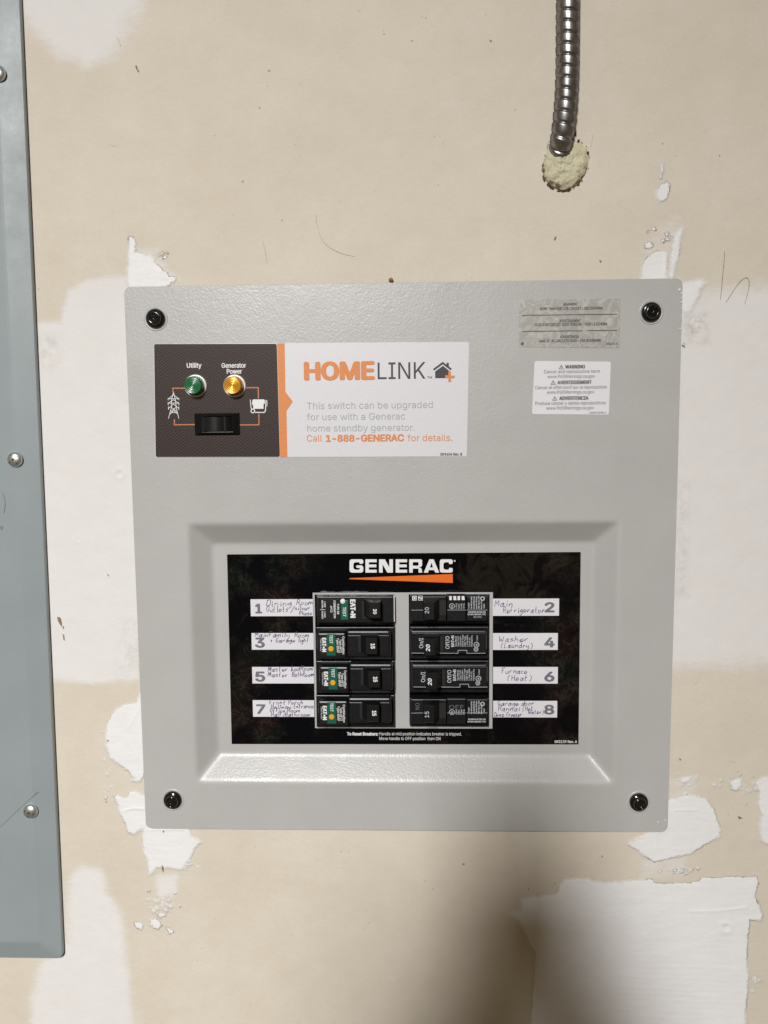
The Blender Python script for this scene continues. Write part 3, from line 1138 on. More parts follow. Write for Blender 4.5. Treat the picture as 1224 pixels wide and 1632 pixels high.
# portable generator
pfill(mb, [[(402.5, 637.5), (404, 636.5), (421, 636.5), (422, 638), (422, 643.5), (420, 643.5), (420, 651.5), (403.5, 651.5), (403.5, 646), (401.5, 644)]], YP2)
pribbon(mb, [(399, 637), (400, 650), (401.5, 652.5)], 1.3, YP2)
pribbon(mb, [(424, 637.5), (423, 655), (421, 657.3), (406.5, 657.3)], 1.5, YP2)
pribbon(mb, [(425.8, 638), (425.5, 648)], 0.8, YP2)
pribbon(mb, [(403 + 3 * math.cos(i * math.pi / 7), 655 + 3 * math.sin(i * math.pi / 7)) for i in range(14)], 1.5, YP2 - 0.00005, closed=True)
put(mb, 'generator_emblem', M['white_print'], ctl)
for pts in ([(296, 618.7), (275.6, 618.7), (275.6, 625)], [(277.9, 668.5), (277.9, 677), (313, 676.6)], [(390, 617.8), (411.6, 617.8), (411.8, 635)],
            [(412.6, 659.7), (412.6, 677), (380, 677.2)]):
    mb = MB()
    pribbon(mb, pts, 1.9, YP2 + 0.00004)
    put(mb, 'circuit_line', M['copper_line'], ctl)


def indicator(px, py, lens_m, label):
    c = at(px, py, -0.0015)
    c2 = (c.x, c.z)
    k = 0.00047
    mb = MB()
    lathe(mb, c2, [(18.2 * k, 0.0), (18.2 * k, -0.0010), (17.7 * k, -0.0017), (16.9 * k, -0.0021), (14.8 * k, -0.0021), (14.3 * k, -0.0012), (13 * k, -0.0010)], 48)
    bz = put(mb, 'indicator_light', M['bezel'], panel, True, label)
    mb = MB()
    prof = [(14.2 * k, -0.0008), (14.2 * k, -0.0050), (14.0 * k, -0.0078), (13.4 * k, -0.0086)]
    for i in range(1, 25):
        r = 13.2 * (1 - i / 25)
        prof.append((max(r, 0.3) * k, -0.0088 - 0.00009 * math.sin(i * 1.35) - 0.0002 * (1 - r / 13.2)))
    lathe(mb, c2, prof, 48)
    put(mb, 'lens', lens_m, bz, True)


indicator(311.5, 615, M['green_lens'], 'green pilot light under the word Utility')
indicator(373.8, 615, M['amber_lens'], 'amber pilot light under the words Generator Power')

# rocker switch
X0, X1, Z0, Z1 = rect(310.5, 658.6, 382, 693.2, -0.0008)
x0, x1, z0, z1 = rect(322.5, 663.5, 370, 688, -0.0042)
mb = MB()
o_ = [(X0, X1, Z0, Z1, 0.0), (X0, X1, Z0, Z1, -0.0012), (x0 - .0006, x1 + .0006, z0 - .0006, z1 + .0006, -0.0042), (x0, x1, z0, z1, -0.0040), (x0, x1, z0, z1, -0.0005)]
vs = []
for a, b, c, d, y in o_:
    vs += [(a, y, c), (b, y, c), (b, y, d), (a, y, d)]
fs = []
for k in range(4):
    for i in range(4):
        j = (i + 1) % 4
        fs.append((4 * k + i, 4 * k + j, 4 * k + 4 + j, 4 * k + 4 + i))
mb.add(vs, fs)
rk = put(mb, 'rocker_switch', M['black_plastic'], label='black rocker switch below the two pilot lights')
mb = MB()
N = 24
vs, fs = [], []
g = 0.0005
for i in range(N + 1):
    u = i / N
    x = x0 + g + (x1 - x0 - 2 * g) * u
    y = -0.0062 + 0.0036 * math.sin(math.pi * min(1, u * 1.15)) ** 1.2 * 0.6 + 0.0034 * max(0, u - 0.76) / 0.24
    vs += [(x, y, z0 + g), (x, y, z1 - g), (x, -0.0008, z0 + g), (x, -0.0008, z1 - g)]
for i in range(N):
    a, b = 4 * i, 4 * i + 4
    fs += [(a, b, b + 1, a + 1), (a, a + 2, b + 2, b), (a + 1, b + 1, b + 3, a + 3)]
fs += [(0, 1, 3, 2), (4 * N, 4 * N + 2, 4 * N + 3, 4 * N + 1)]
mb.add(vs, fs)
put(mb, 'rocker', M['black_plastic'], rk)

# ---- warning labels
mb = MB()
fill(mb, [rounded([P2(826.6, 552.8, YL), P2(987.4, 554.6, YL), P2(989.3, 475.8, YL), P2(827.4, 477.4, YL)], 0.0015)], YL, 0.0001)
sv = put(mb, 'foil_label', M['foil'], label='silver foil warning label with black capitals beside the upper right screw')
mb = MB()
textc(mb, 'WARNING', 897.5, 920, 487, 4.2, YP, 0.015)
textc(mb, '- MORE THAN ONE LIVE CIRCUIT - SEE DIAGRAM', 857, 960, 493.6, 4.2, YP, 0.015)
put(mb, 'black_lettering', M['black_print'], sv)
mb = MB()
textc(mb, 'AVERTISSEMENT', 891.4, 925.5, 513.4, 4.2, YP, 0.015)
textc(mb, "- PLUS D'UN CIRCUIT SOUS TENSION - VOIR LE SCHEMA", 849, 967.7, 519, 4.2, YP, 0.015)
put(mb, 'black_lettering', M['black_print'], sv)
mb = MB()
textc(mb, 'ADVERTENCIA', 892.6, 922.6, 538.8, 4.2, YP, 0.015)
textc(mb, '-MAS DE UN CIRCUITO VIVO - VEA DIAGRAMA', 857.8, 957.5, 545, 4.2, YP, 0.015)
put(mb, 'black_lettering', M['black_print'], sv)
mb = MB()
textc(mb, 'A00074-A', 966, 983.6, 549.6, 3.4, YP, 0.01)
put(mb, 'part_number', M['black_print'], sv)
mb = MB()
for a, b in (((832, 502.6), (984, 500.8)), ((832, 528.2), (928.7, 527.2)), ((935.5, 527), (984, 526.4))):
    pribbon(mb, [a, b], 1.1, YP)
    put(mb, 'ruled_line', M['black_print'], sv)
    mb = MB()
pribbon(mb, [(832.6 + 2.1 * math.cos(i * math.pi / 6), 548 + 2.1 * math.sin(i * math.pi / 6)) for i in range(12)], 1.0, YP, closed=True)
textc(mb, 'R', 831.5, 833.9, 549.3, 2.6, YP, 0.02)
put(mb, 'trade_mark', M['black_print'], sv)

mb = MB()
fill(mb, [rounded([P2(848, 660.2, YL), P2(970.2, 661, YL), P2(973.6, 576.4, YL), P2(852, 575.4, YL)], 0.0016)], YL, 0.0001)
pw = put(mb, 'paper_label', M['paper_label'], label='small white warning sticker with rounded corners below the foil label')
mb = MB()


def warn_tri(x0, x1, yb, h):
    xm = (x0 + x1) / 2
    pribbon(mb, [(x0, yb), (x1, yb), (xm, yb - h)], 0.8, YP, closed=True)
    pribbon(mb, [(xm, yb - h * .66), (xm, yb - h * .2)], 0.9, YP)


warn_tri(891.2, 898, 588, 6.3)
textc(mb, 'WARNING', 901, 932, 587.2, 5.4, YP, 0.03)
textc(mb, 'Cancer and reproductive harm', 867, 956, 594.6, 5.2, YP, 0.004)
textc(mb, 'www.P65Warnings.ca.gov', 872.7, 948, 602.4, 5.2, YP, 0.004)
put(mb, 'black_lettering', M['black_print'], pw)
mb = MB()
warn_tri(878, 885.2, 612.8, 6.3)
textc(mb, 'AVERTISSEMENT', 888.6, 942.6, 612, 5.4, YP, 0.03)
textc(mb, 'Cancer et effet nocif sur la reproduction', 852.9, 967, 619.8, 5.2, YP, 0.004)
textc(mb, 'www.P65Warnings.ca.gov', 871.7, 947, 627.4, 5.2, YP, 0.004)
put(mb, 'black_lettering', M['black_print'], pw)
mb = MB()
warn_tri(880.6, 887.6, 638, 6.3)
textc(mb, 'ADVERTENCIA', 891.6, 937.5, 637.2, 5.4, YP, 0.03)
textc(mb, 'Produce cáncer y daños reproductivos', 853, 965, 645, 5.2, YP, 0.004)
textc(mb, 'www.P65Warnings.ca.gov', 870.6, 946.6, 652.6, 5.2, YP, 0.004)
put(mb, 'black_lettering', M['black_print'], pw)
mb = MB()
textc(mb, '10000017165 Rev. A', 939.5, 965.5, 659, 2.6, YP, 0.01)
put(mb, 'part_number', M['black_print'], pw)

# ---- black breaker label in the recess
YB = RD - 0.0004
YBP = YB - 0.00018
mb = MB()
outer = rounded([P2(369.3, 1185.8, YB), P2(922, 1186.4, YB), P2(925.6, 879.8, YB), P2(361.8, 883.6, YB)], 0.0006)
a0, a1, b0, b1 = rect(500, 944, 785.2, 1161, YB)
fill(mb, [outer, [(a0, b0), (a0, b1), (a1, b1), (a1, b0)]], YB, RD - 0.00005)
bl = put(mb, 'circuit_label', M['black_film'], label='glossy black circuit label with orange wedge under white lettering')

# emblem lettering, drawn on a 1.0-high grid
lt = MB()


def letter(x0, x1, loops, Y=YBP):
    T, B = 891.4, 912.6
    pfill(lt, [[(x0 + (x1 - x0) * u, B - (B - T) * v) for u, v in l] for l in loops], Y)


def rl(pts, r):
    return rounded(pts, r, 4)


letter(557.1, 579.0, [[*rl([(0, 0), (0.0, 1.0), (1.0, 1.0), (1.0, 0.66), (0.72, 0.66), (0.72, 0.78), (0.28, 0.78), (0.28, 0.22), (0.74, 0.22), (0.74, 0.36), (0.48, 0.36), (0.48, 0.55), (1.0, 0.55), (1.0, 0)], 0.2)]])
letter(582.4, 600.3, [[(0, 0), (0, 1), (1, 1), (1, .78), (.31, .78), (.31, .61), (.97, .61), (.97, .40), (.31, .40), (.31, .22), (1, .22), (1, 0)]])
letter(604.1, 626.2, [[(0, 0), (0, 1), (.42, 1), (.74, .40), (.74, 1), (1, 1), (1, 0), (.60, 0), (.26, .62), (.26, 0)]])
letter(630.6, 648.8, [[(0, 0), (0, 1), (1, 1), (1, .78), (.31, .78), (.31, .61), (.97, .61), (.97, .40), (.31, .40), (.31, .22), (1, .22), (1, 0)]])
letter(652.2, 672.8, [[(0, 0), (0, 1)] + rounded([(.5, 1), (1, 1), (1, .46), (.70, .40), (.96, .34), (1, 0)], .13)[5:-5] + [(1, 0), (.72, 0), (.72, .3), (.27, .3), (.27, 0)],
                      rounded([(.27, .52), (.72, .52), (.72, .79), (.27, .79)], .08)[::-1]])
letter(675.4, 700.0, [[(0, 0), (.36, 1), (.64, 1), (1, 0), (.74, 0), (.67, .19), (.33, .19), (.27, 0)], [(.40, .39), (.60, .39), (.50, .74)]])
letter(700.9, 721.6, [[*rl([(0, 0), (0, 1), (1, 1), (1, .64), (.71, .64), (.71, .78), (.28, .78), (.28, .22), (.71, .22), (.71, .36), (1, .36), (1, 0)], 0.2)]])
pribbon(lt, [(724.6 + 1.1 * math.cos(i * math.pi / 4), 894 + 1.1 * math.sin(i * math.pi / 4)) for i in range(8)], 0.8, YBP, closed=True)
put(lt, 'emblem_lettering', M['white_print'], bl)
lt = MB()
textc(lt, 'To Reset Breakers:', 553.4, 602.5, 1172, 5.0, YBP, 0.03)
textc(lt, 'Handle at mid position indicates breaker is tripped.', 604.5, 735.6, 1172, 5.0, YBP, 0.005)
textc(lt, 'Move handle to OFF position  then ON', 604.5, 702, 1179.4, 5.0, YBP, 0.005)
put(lt, 'instruction_lettering', M['white_print'], bl)
lt = MB()
textc(lt, '0K5139 Rev. A', 884, 919.5, 1184, 4.2, YBP, 0.02)
put(lt, 'part_number', M['white_print'], bl)
mb = MB()
pfill(mb, [[(557, 923), (721.6, 929), (721.6, 914.8), (557, 921.4)]], YBP)
put(mb, 'orange_wedge', M['logo_orange'], bl)

# ---- eight paper strips with hand-written circuit names
YS, YSN, YSH = YB - 0.0002, YB - 0.00034, YB - 0.00042
STR = [
    ('1', (399.5, 955, 499, 982), (408, 416.5, 977, 14.4), [('Dining', 423, 466, 965.5, 8), ('Room', 472, 499, 963.8, 7.6), ('Outlets', 424, 460, 975, 8), ('/', 462, 469, 974.6, 8), ('silver', 469, 495, 972, 6.5), ('Phase', 477, 497, 980, 5.5)]),
    ('3', (401, 1009, 500, 1035.4), (407.6, 421, 1031.6, 15), [('Main', 406, 428, 1014.6, 6), ('Family', 428, 462, 1015, 7.5), ('Room', 468.6, 493, 1015.4, 7), ('+ Garage', 430, 471, 1023.4, 6), ('light', 475, 492, 1023.2, 6)]),
    ('5', (402, 1063, 500.4, 1089.3), (408, 421.6, 1085.6, 15), [('Master', 427, 459, 1070, 7), ('bedRoom', 463.7, 499, 1068.8, 7), ('Master', 427, 459.3, 1078.6, 7), ('BathRoom', 464.7, 500, 1078.2, 7)]),
    ('7', (403, 1116, 500.8, 1142.4), (409.6, 422, 1137, 14.2), [('Front', 429, 456, 1122.4, 6), ('Porch', 459, 483, 1122.6, 6), ('Hallway', 431, 464, 1129, 6), ('Entrance', 467.6, 500.4, 1128.5, 6), ('Office', 430, 455, 1135.2, 6), ('Room', 457, 479, 1135.2, 6), ('Half/Bathroom', 432, 494, 1141.6, 5.6)]),
    ('2', (785.4, 954, 891, 981.4), (869, 882.6, 975.2, 15), [('Main', 788, 818, 966, 8.5), ('Refrigerator', 801, 869, 976.2, 8.2)]),
    ('4', (785.6, 1009, 889, 1035.8), (868.6, 882.8, 1031, 15), [('Washer', 795, 843, 1022.6, 8), ('(Laundry)', 797, 850, 1032.2, 7.5)]),
    ('6', (785.8, 1063, 889, 1089.5), (868.6, 882.6, 1085.6, 15), [('Furnace', 799, 841, 1073.4, 8), ('(Heat)', 807, 849, 1084.6, 8.2)]),
    ('8', (786, 1117, 888, 1143.4), (868.2, 882.2, 1138, 14.6), [('Garage', 793, 827, 1124.2, 7), ('door', 831, 852, 1124, 6.5), ('Rannai', 793, 829, 1132.8, 7.4), ('(Hot', 832, 850, 1132.6, 6.6), ('Water)', 842, 867.5, 1137.6, 6), ('Deep', 787, 804, 1141.6, 6), ('Freezer', 807, 832, 1141.6, 5.8)]),
]
for num, r, (na, nb, ny, nc), words in STR:
    mb = MB()
    X0, X1, Z0, Z1 = rect(*r, YS)
    fill(mb, [[(X0, Z0), (X1, Z0), (X1, Z1), (X0, Z1)]], YS, YB)
    s = put(mb, 'label_strip', M['paper'], label='white strip printed with a grey ' + num + ' and filled in by pen')
    mb = MB()
    textc(mb, num, na, nb, ny, nc, YSN, 0.04)
    put(mb, 'number', M['number_print'], s)
    for w in words:
        mb = MB()
        handwrite(mb, *w[:4], w[4] * 1.08, YSH, 0.86 if r[0] > 600 else 0.80)
        put(mb, 'handwritten_word', M['ink'], s)


# ---- circuit breakers
def breaker_piece(parent, name, m, fn, smooth=False):
    mb = MB()
    fn(mb)
    return put(mb, name, m, parent, smooth)


def handle_shape(mb, x0, y0, x1, y1, ybase, ytip, side):
    """toggle: wide foot, narrower tip leaning towards one side; photo rect is the tip face"""
    X0, X1, Z0, Z1 = rect(x0, y0, x1, y1, ytip)
    w = X1 - X0
    f0, f1 = X0 - (0.0045 if side < 0 else 0.0004), X1 + (0.0045 if side > 0 else 0.0004)
    b = 0.0005
    L = [
        [(f0, ybase, Z0 - .0004), (f1, ybase, Z0 - .0004), (f1, ybase, Z1 + .0004), (f0, ybase, Z1 + .0004)],
        [(X0, ytip + .0022, Z0), (X1, ytip + .0022, Z0), (X1, ytip + .0022, Z1), (X0, ytip + .0022, Z1)],
        [(X0, ytip + b, Z0), (X1, ytip + b, Z0), (X1, ytip + b, Z1), (X0, ytip + b, Z1)],
        [(X0 + b, ytip, Z0 + b), (X1 - b, ytip, Z0 + b), (X1 - b, ytip, Z1 - b), (X0 + b, ytip, Z1 - b)],
    ]
    vs = [p for l in L for p in l]
    fs = [(12, 13, 14, 15)]
    for k in range(3):
        for i in range(4):
            j = (i + 1) % 4
            fs.append((4 * k + i, 4 * k + j, 4 * k + 4 + j, 4 * k + 4 + i))
    mb.add(vs, fs)


YBODY = 0.0075     # shoulder plane of the breakers (3 mm proud of the recess floor)
YFACE = -0.0020     # raised face
YTIP = -0.0120     # toggle tip


def vtext(mb, s, x, ya, yb_, cap, Y, bold=0.0, shear=0.0):
    """lettering that runs down the picture (ya < yb_) or up it (ya > yb_)"""
    text(mb, s, (x, ya), (x, yb_), cap, Y, bold, shear)


def left_first():
    """top left breaker: flat face with printed label, white round test button"""
    def body(mb):
        pbox(mb, 504.5, 949.5, 628, 996, YBODY, 0.03, 0.0006)
        pbox(mb, 505.5, 951, 626, 993, YFACE + .003, YBODY, 0.0007)
    b = breaker_piece(panel, 'circuit_breaker', M['breaker'], body)
    b['label'] = 'black breaker with white round test button at the top left'
    yf = YFACE + .003
    y1 = yf - 0.00015
    breaker_piece(b, 'brown_label', M['breaker_brown'], lambda mb: pbox(mb, 511, 955, 541, 988, y1, yf, 0.0001))
    breaker_piece(b, 'test_strip', M['test_green'], lambda mb: pbox(mb, 543, 957, 555, 988, yf - .0004, yf, 0.0002))

    def btn(mb):
        c = at(546.3, 958.6, yf - 0.001)
        lathe(mb, (c.x, c.z), [(.0020, yf), (.0020, yf - .0009), (.0017, yf - .0013), (.0004, yf - .0014)], 24)
    breaker_piece(b, 'test_button', M['white_button'], btn, True)

    def pr(mb):
        vtext(mb, 'EΛT•N', 558.6, 956, 984, 7.6, y1 - .0001, 0.05)
        vtext(mb, 'TEST', 546.6, 967.5, 982.8, 4.8, yf - .0006, 0.02)
        y2 = y1 - 0.0001
        vtext(mb, 'TYPE BR', 537.2, 962, 979, 3.2, y2, 0.02)
        vtext(mb, 'COMBINATION', 531.8, 957, 985, 3.2, y2, 0.02)
        vtext(mb, 'AFCI', 526.6, 965.5, 976, 3.0, y2, 0.02)
        vtext(mb, 'LINE', 516.6, 959, 968, 2.5, y2, 0.02)
        vtext(mb, 'NEUTRAL', 512.6, 957, 970, 2.5, y2, 0.02)
        vtext(mb, 'LOAD', 516.6, 975, 984, 2.5, y2, 0.02)
        vtext(mb, 'POWER', 512.6, 974, 986, 2.5, y2, 0.02)
        pribbon(mb, [(510, 971.6), (518.5, 971.6)], 0.7, y2)
    breaker_piece(b, 'white_lettering', M['white_print'], pr)
    breaker_piece(b, 'handle_pocket', M['void'], lambda mb: pbox(mb, 576.5, 958, 606, 986, yf - 0.0003, yf, 0.0002))
    h = breaker_piece(b, 'handle', M['handle'], lambda mb: handle_shape(mb, 588, 960.5, 606, 986, yf, YTIP + .002, -1))
    breaker_piece(b, 'white_edge', M['white_button'], lambda mb: pbox(mb, 627.1, 950, 629, 991, YBODY - .0015, YBODY + .001, 0.0001))
    mb = MB()
    vtext(mb, '20', 594.8, 971, 978.4, 5.4, YTIP + .002 - .00012, 0.03)
    mb.v = [(x, y, z) for x, y, z in mb.v]
    put(mb, 'white_lettering', M['white_print'], b)


def left_common(dx, dy, kx, module, face, label):
    """breaker with raised test module on the left and toggle on the right"""
    def body(mb):
        pbox(mb, 504.2 + dx * .4, module[1] - 9.5, 629, module[3] + 1.5, YBODY, 0.03, 0.0006)
        pbox(mb, *face, YFACE, YBODY, 0.0014, 0.002)
        pbox(mb, face[0] + 2, face[1] + 7, face[2] - 2.5, face[3] - 4, YFACE - .0004, YFACE, 0.0004)
    b = breaker_piece(panel, 'circuit_breaker', M['breaker'], body)
    b['label'] = label
    ym = YFACE - 0.0020
    md = breaker_piece(b, 'test_module', M['breaker'], lambda mb: pbox(mb, *module, ym, YBODY, 0.0012, 0.0016))
    m0, m1 = module[0], module[1]
    breaker_piece(b, 'brown_label', M['breaker_brown'], lambda mb: pbox(mb, m0 + 3.5, m1 + 3, m0 + 44, m1 + 35.5, ym - .0001, ym, 0.00005))
    breaker_piece(b, 'test_strip', M['test_green'], lambda mb: pbox(mb, m0 + 14.5, m1 + 1.2, m0 + 28.8, m1 + 36, ym - .0004, ym, 0.0002))
    bc = (m0 + 21.6, m1 + 25.4)

    def btn(mb):
        c = at(*bc, ym - 0.001)
        lathe(mb, (c.x, c.z), [(.0021, ym), (.0021, ym - .0010), (.0018, ym - .0014), (.0012, ym - .0013), (.0004, ym - .0013)], 24)
    breaker_piece(b, 'test_button', M['amber_button'], btn, True)

    def pr(mb):
        y2 = ym - .00022
        vtext(mb, 'EΛT•N', m0 + 7.6, m1 + 8, m1 + 29.5, 6.0, y2, 0.05)
        vtext(mb, 'TEST', m0 + 19.4, m1 + 3, m1 + 16.5, 4.8, ym - .0006, 0.02)
        vtext(mb, 'Combination', m0 + 39.6, m1 + 5.5, m1 + 33.5, 3.6, y2, 0.015)
        vtext(mb, 'Type AFCI', m0 + 35.0, m1 + 10, m1 + 31, 3.6, y2, 0.015)
        vtext(mb, 'Type BRAF', m0 + 30.6, m1 + 8, m1 + 31.5, 3.6, y2, 0.015)
    breaker_piece(b, 'white_lettering', M['white_print'], pr)

    def pr2(mb):
        y2 = ym - .00022
        vtext(mb, 'Cutler Hammer', m0 + 4.4, m1 + 9, m1 + 29, 2.2, y2, 0.02)
    breaker_piece(b, 'dull_lettering', M['grey_white_print'], pr2)
    f0, f1 = face[0], face[1]
    yf = YFACE - .0004
    breaker_piece(b, 'handle_pocket', M['void'], lambda mb: pbox(mb, f0 + 18.5, f1 + 8.4, f0 + 46, f1 + 33.5, yf - .0003, yf, 0.0002))
    breaker_piece(b, 'handle', M['handle'], lambda mb: handle_shape(mb, f0 + 30.5, f1 + 11.5, f0 + 49, f1 + 38, yf, YTIP, -1))
    mb = MB()
    vtext(mb, '15', f0 + 38.6, f1 + 20.4, f1 + 28, 6.2, YTIP - .00012, 0.04)
    put(mb, 'toggle_lettering', M['white_print'], b)


left_first()
left_common(0, 0, 0, (506, 1009, 551.5, 1050), (552.5, 1005.5, 622.5, 1047.5), 'black breaker with green test strip beside paper strip 3')
left_common(1, 0, 0, (509, 1063, 555.5, 1103.5), (556.5, 1058.5, 626, 1101), 'black breaker with green test strip beside paper strip 5')
left_common(0, 0, 0, (507, 1117.5, 554.5, 1157.5), (554.8, 1112.5, 623.5, 1154), 'black breaker with green test strip beside paper strip 7')


def right_framed(dx, dy, label):
    """right hand breaker with raised outlined frame, On/Off printing"""
    def q(x, y):
        return x + dx, y + dy

    def body(mb):
        pbox(mb, 653.4, 999 + dy * 1.0, 778.8, 1050 + dy, YBODY, 0.03, 0.0006)
        pbox(mb, 654.6 + dx * .6, 1005 + dy, 776 + dx * .4, 1042.5 + dy, YFACE + .0015, YBODY, 0.0012, 0.0014)
        pbox(mb, 656.5 + dx * .6, 1008.5 + dy, 774.5 + dx * .4, 1040.5 + dy, YFACE + .0010, YFACE + .0015, 0.0004)
    b = breaker_piece(panel, 'circuit_breaker', M['breaker'], body)
    b['label'] = label
    yf = YFACE + .0010
    y1 = yf - .00012

    def edge(mb):
        pts = [(656, 1040.8), (694.5, 1041.2), (694.5, 1040.9), (730, 1041.2), (730, 1036.4), (744, 1036.4), (744, 1041.2), (774, 1041)]
        pribbon(mb, [q(*p) for p in pts], 0.7, y1)
    breaker_piece(b, 'notch_line', M['grey_white_print'], edge)

    def pr(mb):
        def v(s, x, ya, yb_, cap, bold=0.01):
            vtext(mb, s, x + dx, ya + dy, yb_ + dy, cap, y1, bold)
        v('On/I', 674.4, 1033, 1017, 6.4)
        v('Off/O', 716.2, 1034, 1014, 6.2)
        v('EΛT•N', 723.6, 1030.5, 1013.5, 4.4, 0.05)
        for i, (s, l) in enumerate((('Type BR120', 1014), ('Type C120', 1014), ('120/240V~', 1013), ('HACR Type', 1012), ('SWD Type', 1014), ('1-Pole 60Hz', 1012), ('10 kA IC', 1016), ('Unidad No.', 1012))):
            v(s, 727.8 + i * 3.6, 1030.5, l, 2.3, 0.02)
        v('Listed', 761.5, 1021.5, 1013, 2.4)
        for cx, cy, r in ((759.4, 1027.5, 4.0), (758.6, 1034.8, 3.1)):
            pribbon(mb, [q(cx + r * math.cos(i * math.pi / 8), cy + r * math.sin(i * math.pi / 8)) for i in range(16)], 1.0, y1, closed=True)
        v('UL', 761, 1029.6, 1025.4, 3.0, 0.03)
        v('CE', 760, 1036.4, 1033, 2.6, 0.03)
    breaker_piece(b, 'white_lettering', M['grey_white_print'], pr)
    breaker_piece(b, 'handle_pocket', M['void'], lambda mb: pbox(mb, 677 + dx, 1014 + dy, 707 + dx, 1039 + dy, yf - .0003, yf, 0.0002))
    breaker_piece(b, 'handle', M['handle'], lambda mb: handle_shape(mb, 676.5 + dx, 1018.4 + dy, 693.5 + dx, 1045.5 + dy, yf, YTIP, 1))
    mb = MB()
    vtext(mb, '20', 685 + dx, 1038 + dy, 1028 + dy, 6.0, YTIP - .00012, 0.03, 0.2)
    put(mb, 'toggle_lettering', M['white_print'], b)


def right_plain(dy, amp, worn, label):
    """right hand breaker with moulded ON and OFF windows"""
    yf = YFACE + .0025

    def body(mb):
        pbox(mb, 653.2, 949 + dy, 779.2, 994 + dy, YBODY, 0.03, 0.0006)
        pbox(mb, 655, 950.5 + dy, 711.5, 990.5 + dy, yf, YBODY, 0.0007)
        pbox(mb, 712.5, 949.5 + dy, 742.5, 990.5 + dy, yf - .0004, YBODY, 0.0007)
        pbox(mb, 743.5, 950.5 + dy, 777, 990 + dy, yf + .0004, YBODY, 0.0007)
    b = breaker_piece(panel, 'circuit_breaker', M['breaker'], body)
    b['label'] = label
    ya, ym_, yc = yf - .00012, yf - .0004 - .00012, yf + .0004 - .00012

    def win_on(mb):
        if not worn:
            for x0, x1, yy in ((657, 664, ya), (666.5, 673.5, ya)):
                pfill(mb, [[(x0, 957), (x1, 957), (x1, 949.5), (x0, 949.5)]], yy)
        else:
            vtext(mb, 'NO', 668.4, 1131, 1120.5, 6.4, ya)

    def win_off(mb):
        if not worn:
            for i in range(4):
                pfill(mb, [[(716 + i * 6.6, 956.4), (720 + i * 6.6 + (i % 2), 956.4), (720 + i * 6.6, 950), (716 + i * 6.6, 950)]], ym_)
        else:
            textc(mb, 'OFF', 716, 739, 1130, 6.4, ym_)
    wm = M['white_print'] if not worn else M['dull_white']
    breaker_piece(b, 'moulded_lettering', wm, win_on)
    breaker_piece(b, 'moulded_lettering', wm, win_off)
    if not worn:
        def dark(mb):
            textc(mb, 'O', 658.2, 663, 956, 5.6, ya - .0001, 0.01)
            vtext(mb, 'N', 672.6, 956, 950.4, 5.4, ya - .0001, 0.01)
        breaker_piece(b, 'dark_lettering', M['black_print'], dark)

    def pr(mb):
        oy = 0 if not worn else 30
        cx, cy = 720.3, 966 + (dy + 5 if worn else 0)
        pribbon(mb, [(cx + 4 * math.cos(i * math.pi / 8), cy + 4 * math.sin(i * math.pi / 8)) for i in range(16)], 0.9, ym_, closed=True)
        vtext(mb, 'UL', cx + 1.4, cy + 2.4, cy - 2.2, 3, ym_, 0.02)
        for i, s in enumerate(('1 POLE', '120V~', 'CTL 60Hz', '75°C AL')):
            vtext(mb, s, cx + 8.2 + i * 4, cy + 4, cy - 4.5, 2.3, ym_, 0.02)
        L = 970.5 + (dy + 3 if worn else 0)
        for i, (s, l) in enumerate((('THQP', 10), ('Use with load centers', 20), ('and panelboards only', 20), ('Issue No. HACR type', 20), ('SWD 10kA IC 120V', 21), ('Mexico CSA LR', 15))):
            vtext(mb, s, 748.4 + i * 4.0, L, L - l, 2.4, yc, 0.02)
        vtext(mb, 'Listed', 772.6, L - 1, L - 8, 2.4, yc, 0.02)
        cy2 = 954 + (dy + 4 if worn else 0)
        pribbon(mb, [(769 + 2.8 * math.cos(i * math.pi / 8), cy2 + 2.8 * math.sin(i * math.pi / 8)) for i in range(16)], 1.6, yc, closed=True)
        by = 976.5 + (dy if not worn else dy + 7.0)
        textc(mb, 'MAXIMUM RATING 20A', 746.5, 774, by, 2.4, yc, 0.03)
        textc(mb, 'RATING AMPERES TYPE', 745.5, 774, by + 3.8, 2.4, yc, 0.03)
        if not worn:
            textc(mb, 'IC CTL', 755, 768, by + 8.0, 2.4, yc, 0.02)
    breaker_piece(b, 'white_lettering', M['grey_white_print'], pr)

    def lines(mb):
        yl = 972.2 + dy
        pribbon(mb, [(655.5, yl + .4), (674, yl)], 0.6, ya)
        pribbon(mb, [(713, yl), (742.2, yl)], 0.6, ym_)
        pribbon(mb, [(743.8, yl), (776.8, yl)], 0.6, yc)
    breaker_piece(b, 'seam_line', M['grey_white_print'], lines)
    breaker_piece(b, 'handle_pocket', M['void'], lambda mb: pbox(mb, 688, 957 + dy, 711, 981 + dy, yf - .0003, yf, 0.0002))
    breaker_piece(b, 'handle', M['handle'], lambda mb: handle_shape(mb, 675.5, 960.5 + dy, 692, 988.5 + dy, yf, YTIP + .001, 1))
    mb = MB()
    vtext(mb, amp, 683.6, 977.6 + dy + (2 if worn else 0), 968 + dy + (2 if worn else 0), 6.4, YTIP + .001 - .00012, 0.01)
    put(mb, 'toggle_lettering', M['grey_white_print'], b)


right_plain(0, '20', False, 'black breaker with white printed windows beside paper strip 2')
right_framed(0, 0, 'black breaker with a raised outlined face beside paper strip 4')
right_framed(3, 54, 'black breaker with a raised outlined face beside paper strip 6')
right_plain(164, '15', True, 'black breaker with worn moulded windows beside paper strip 8')

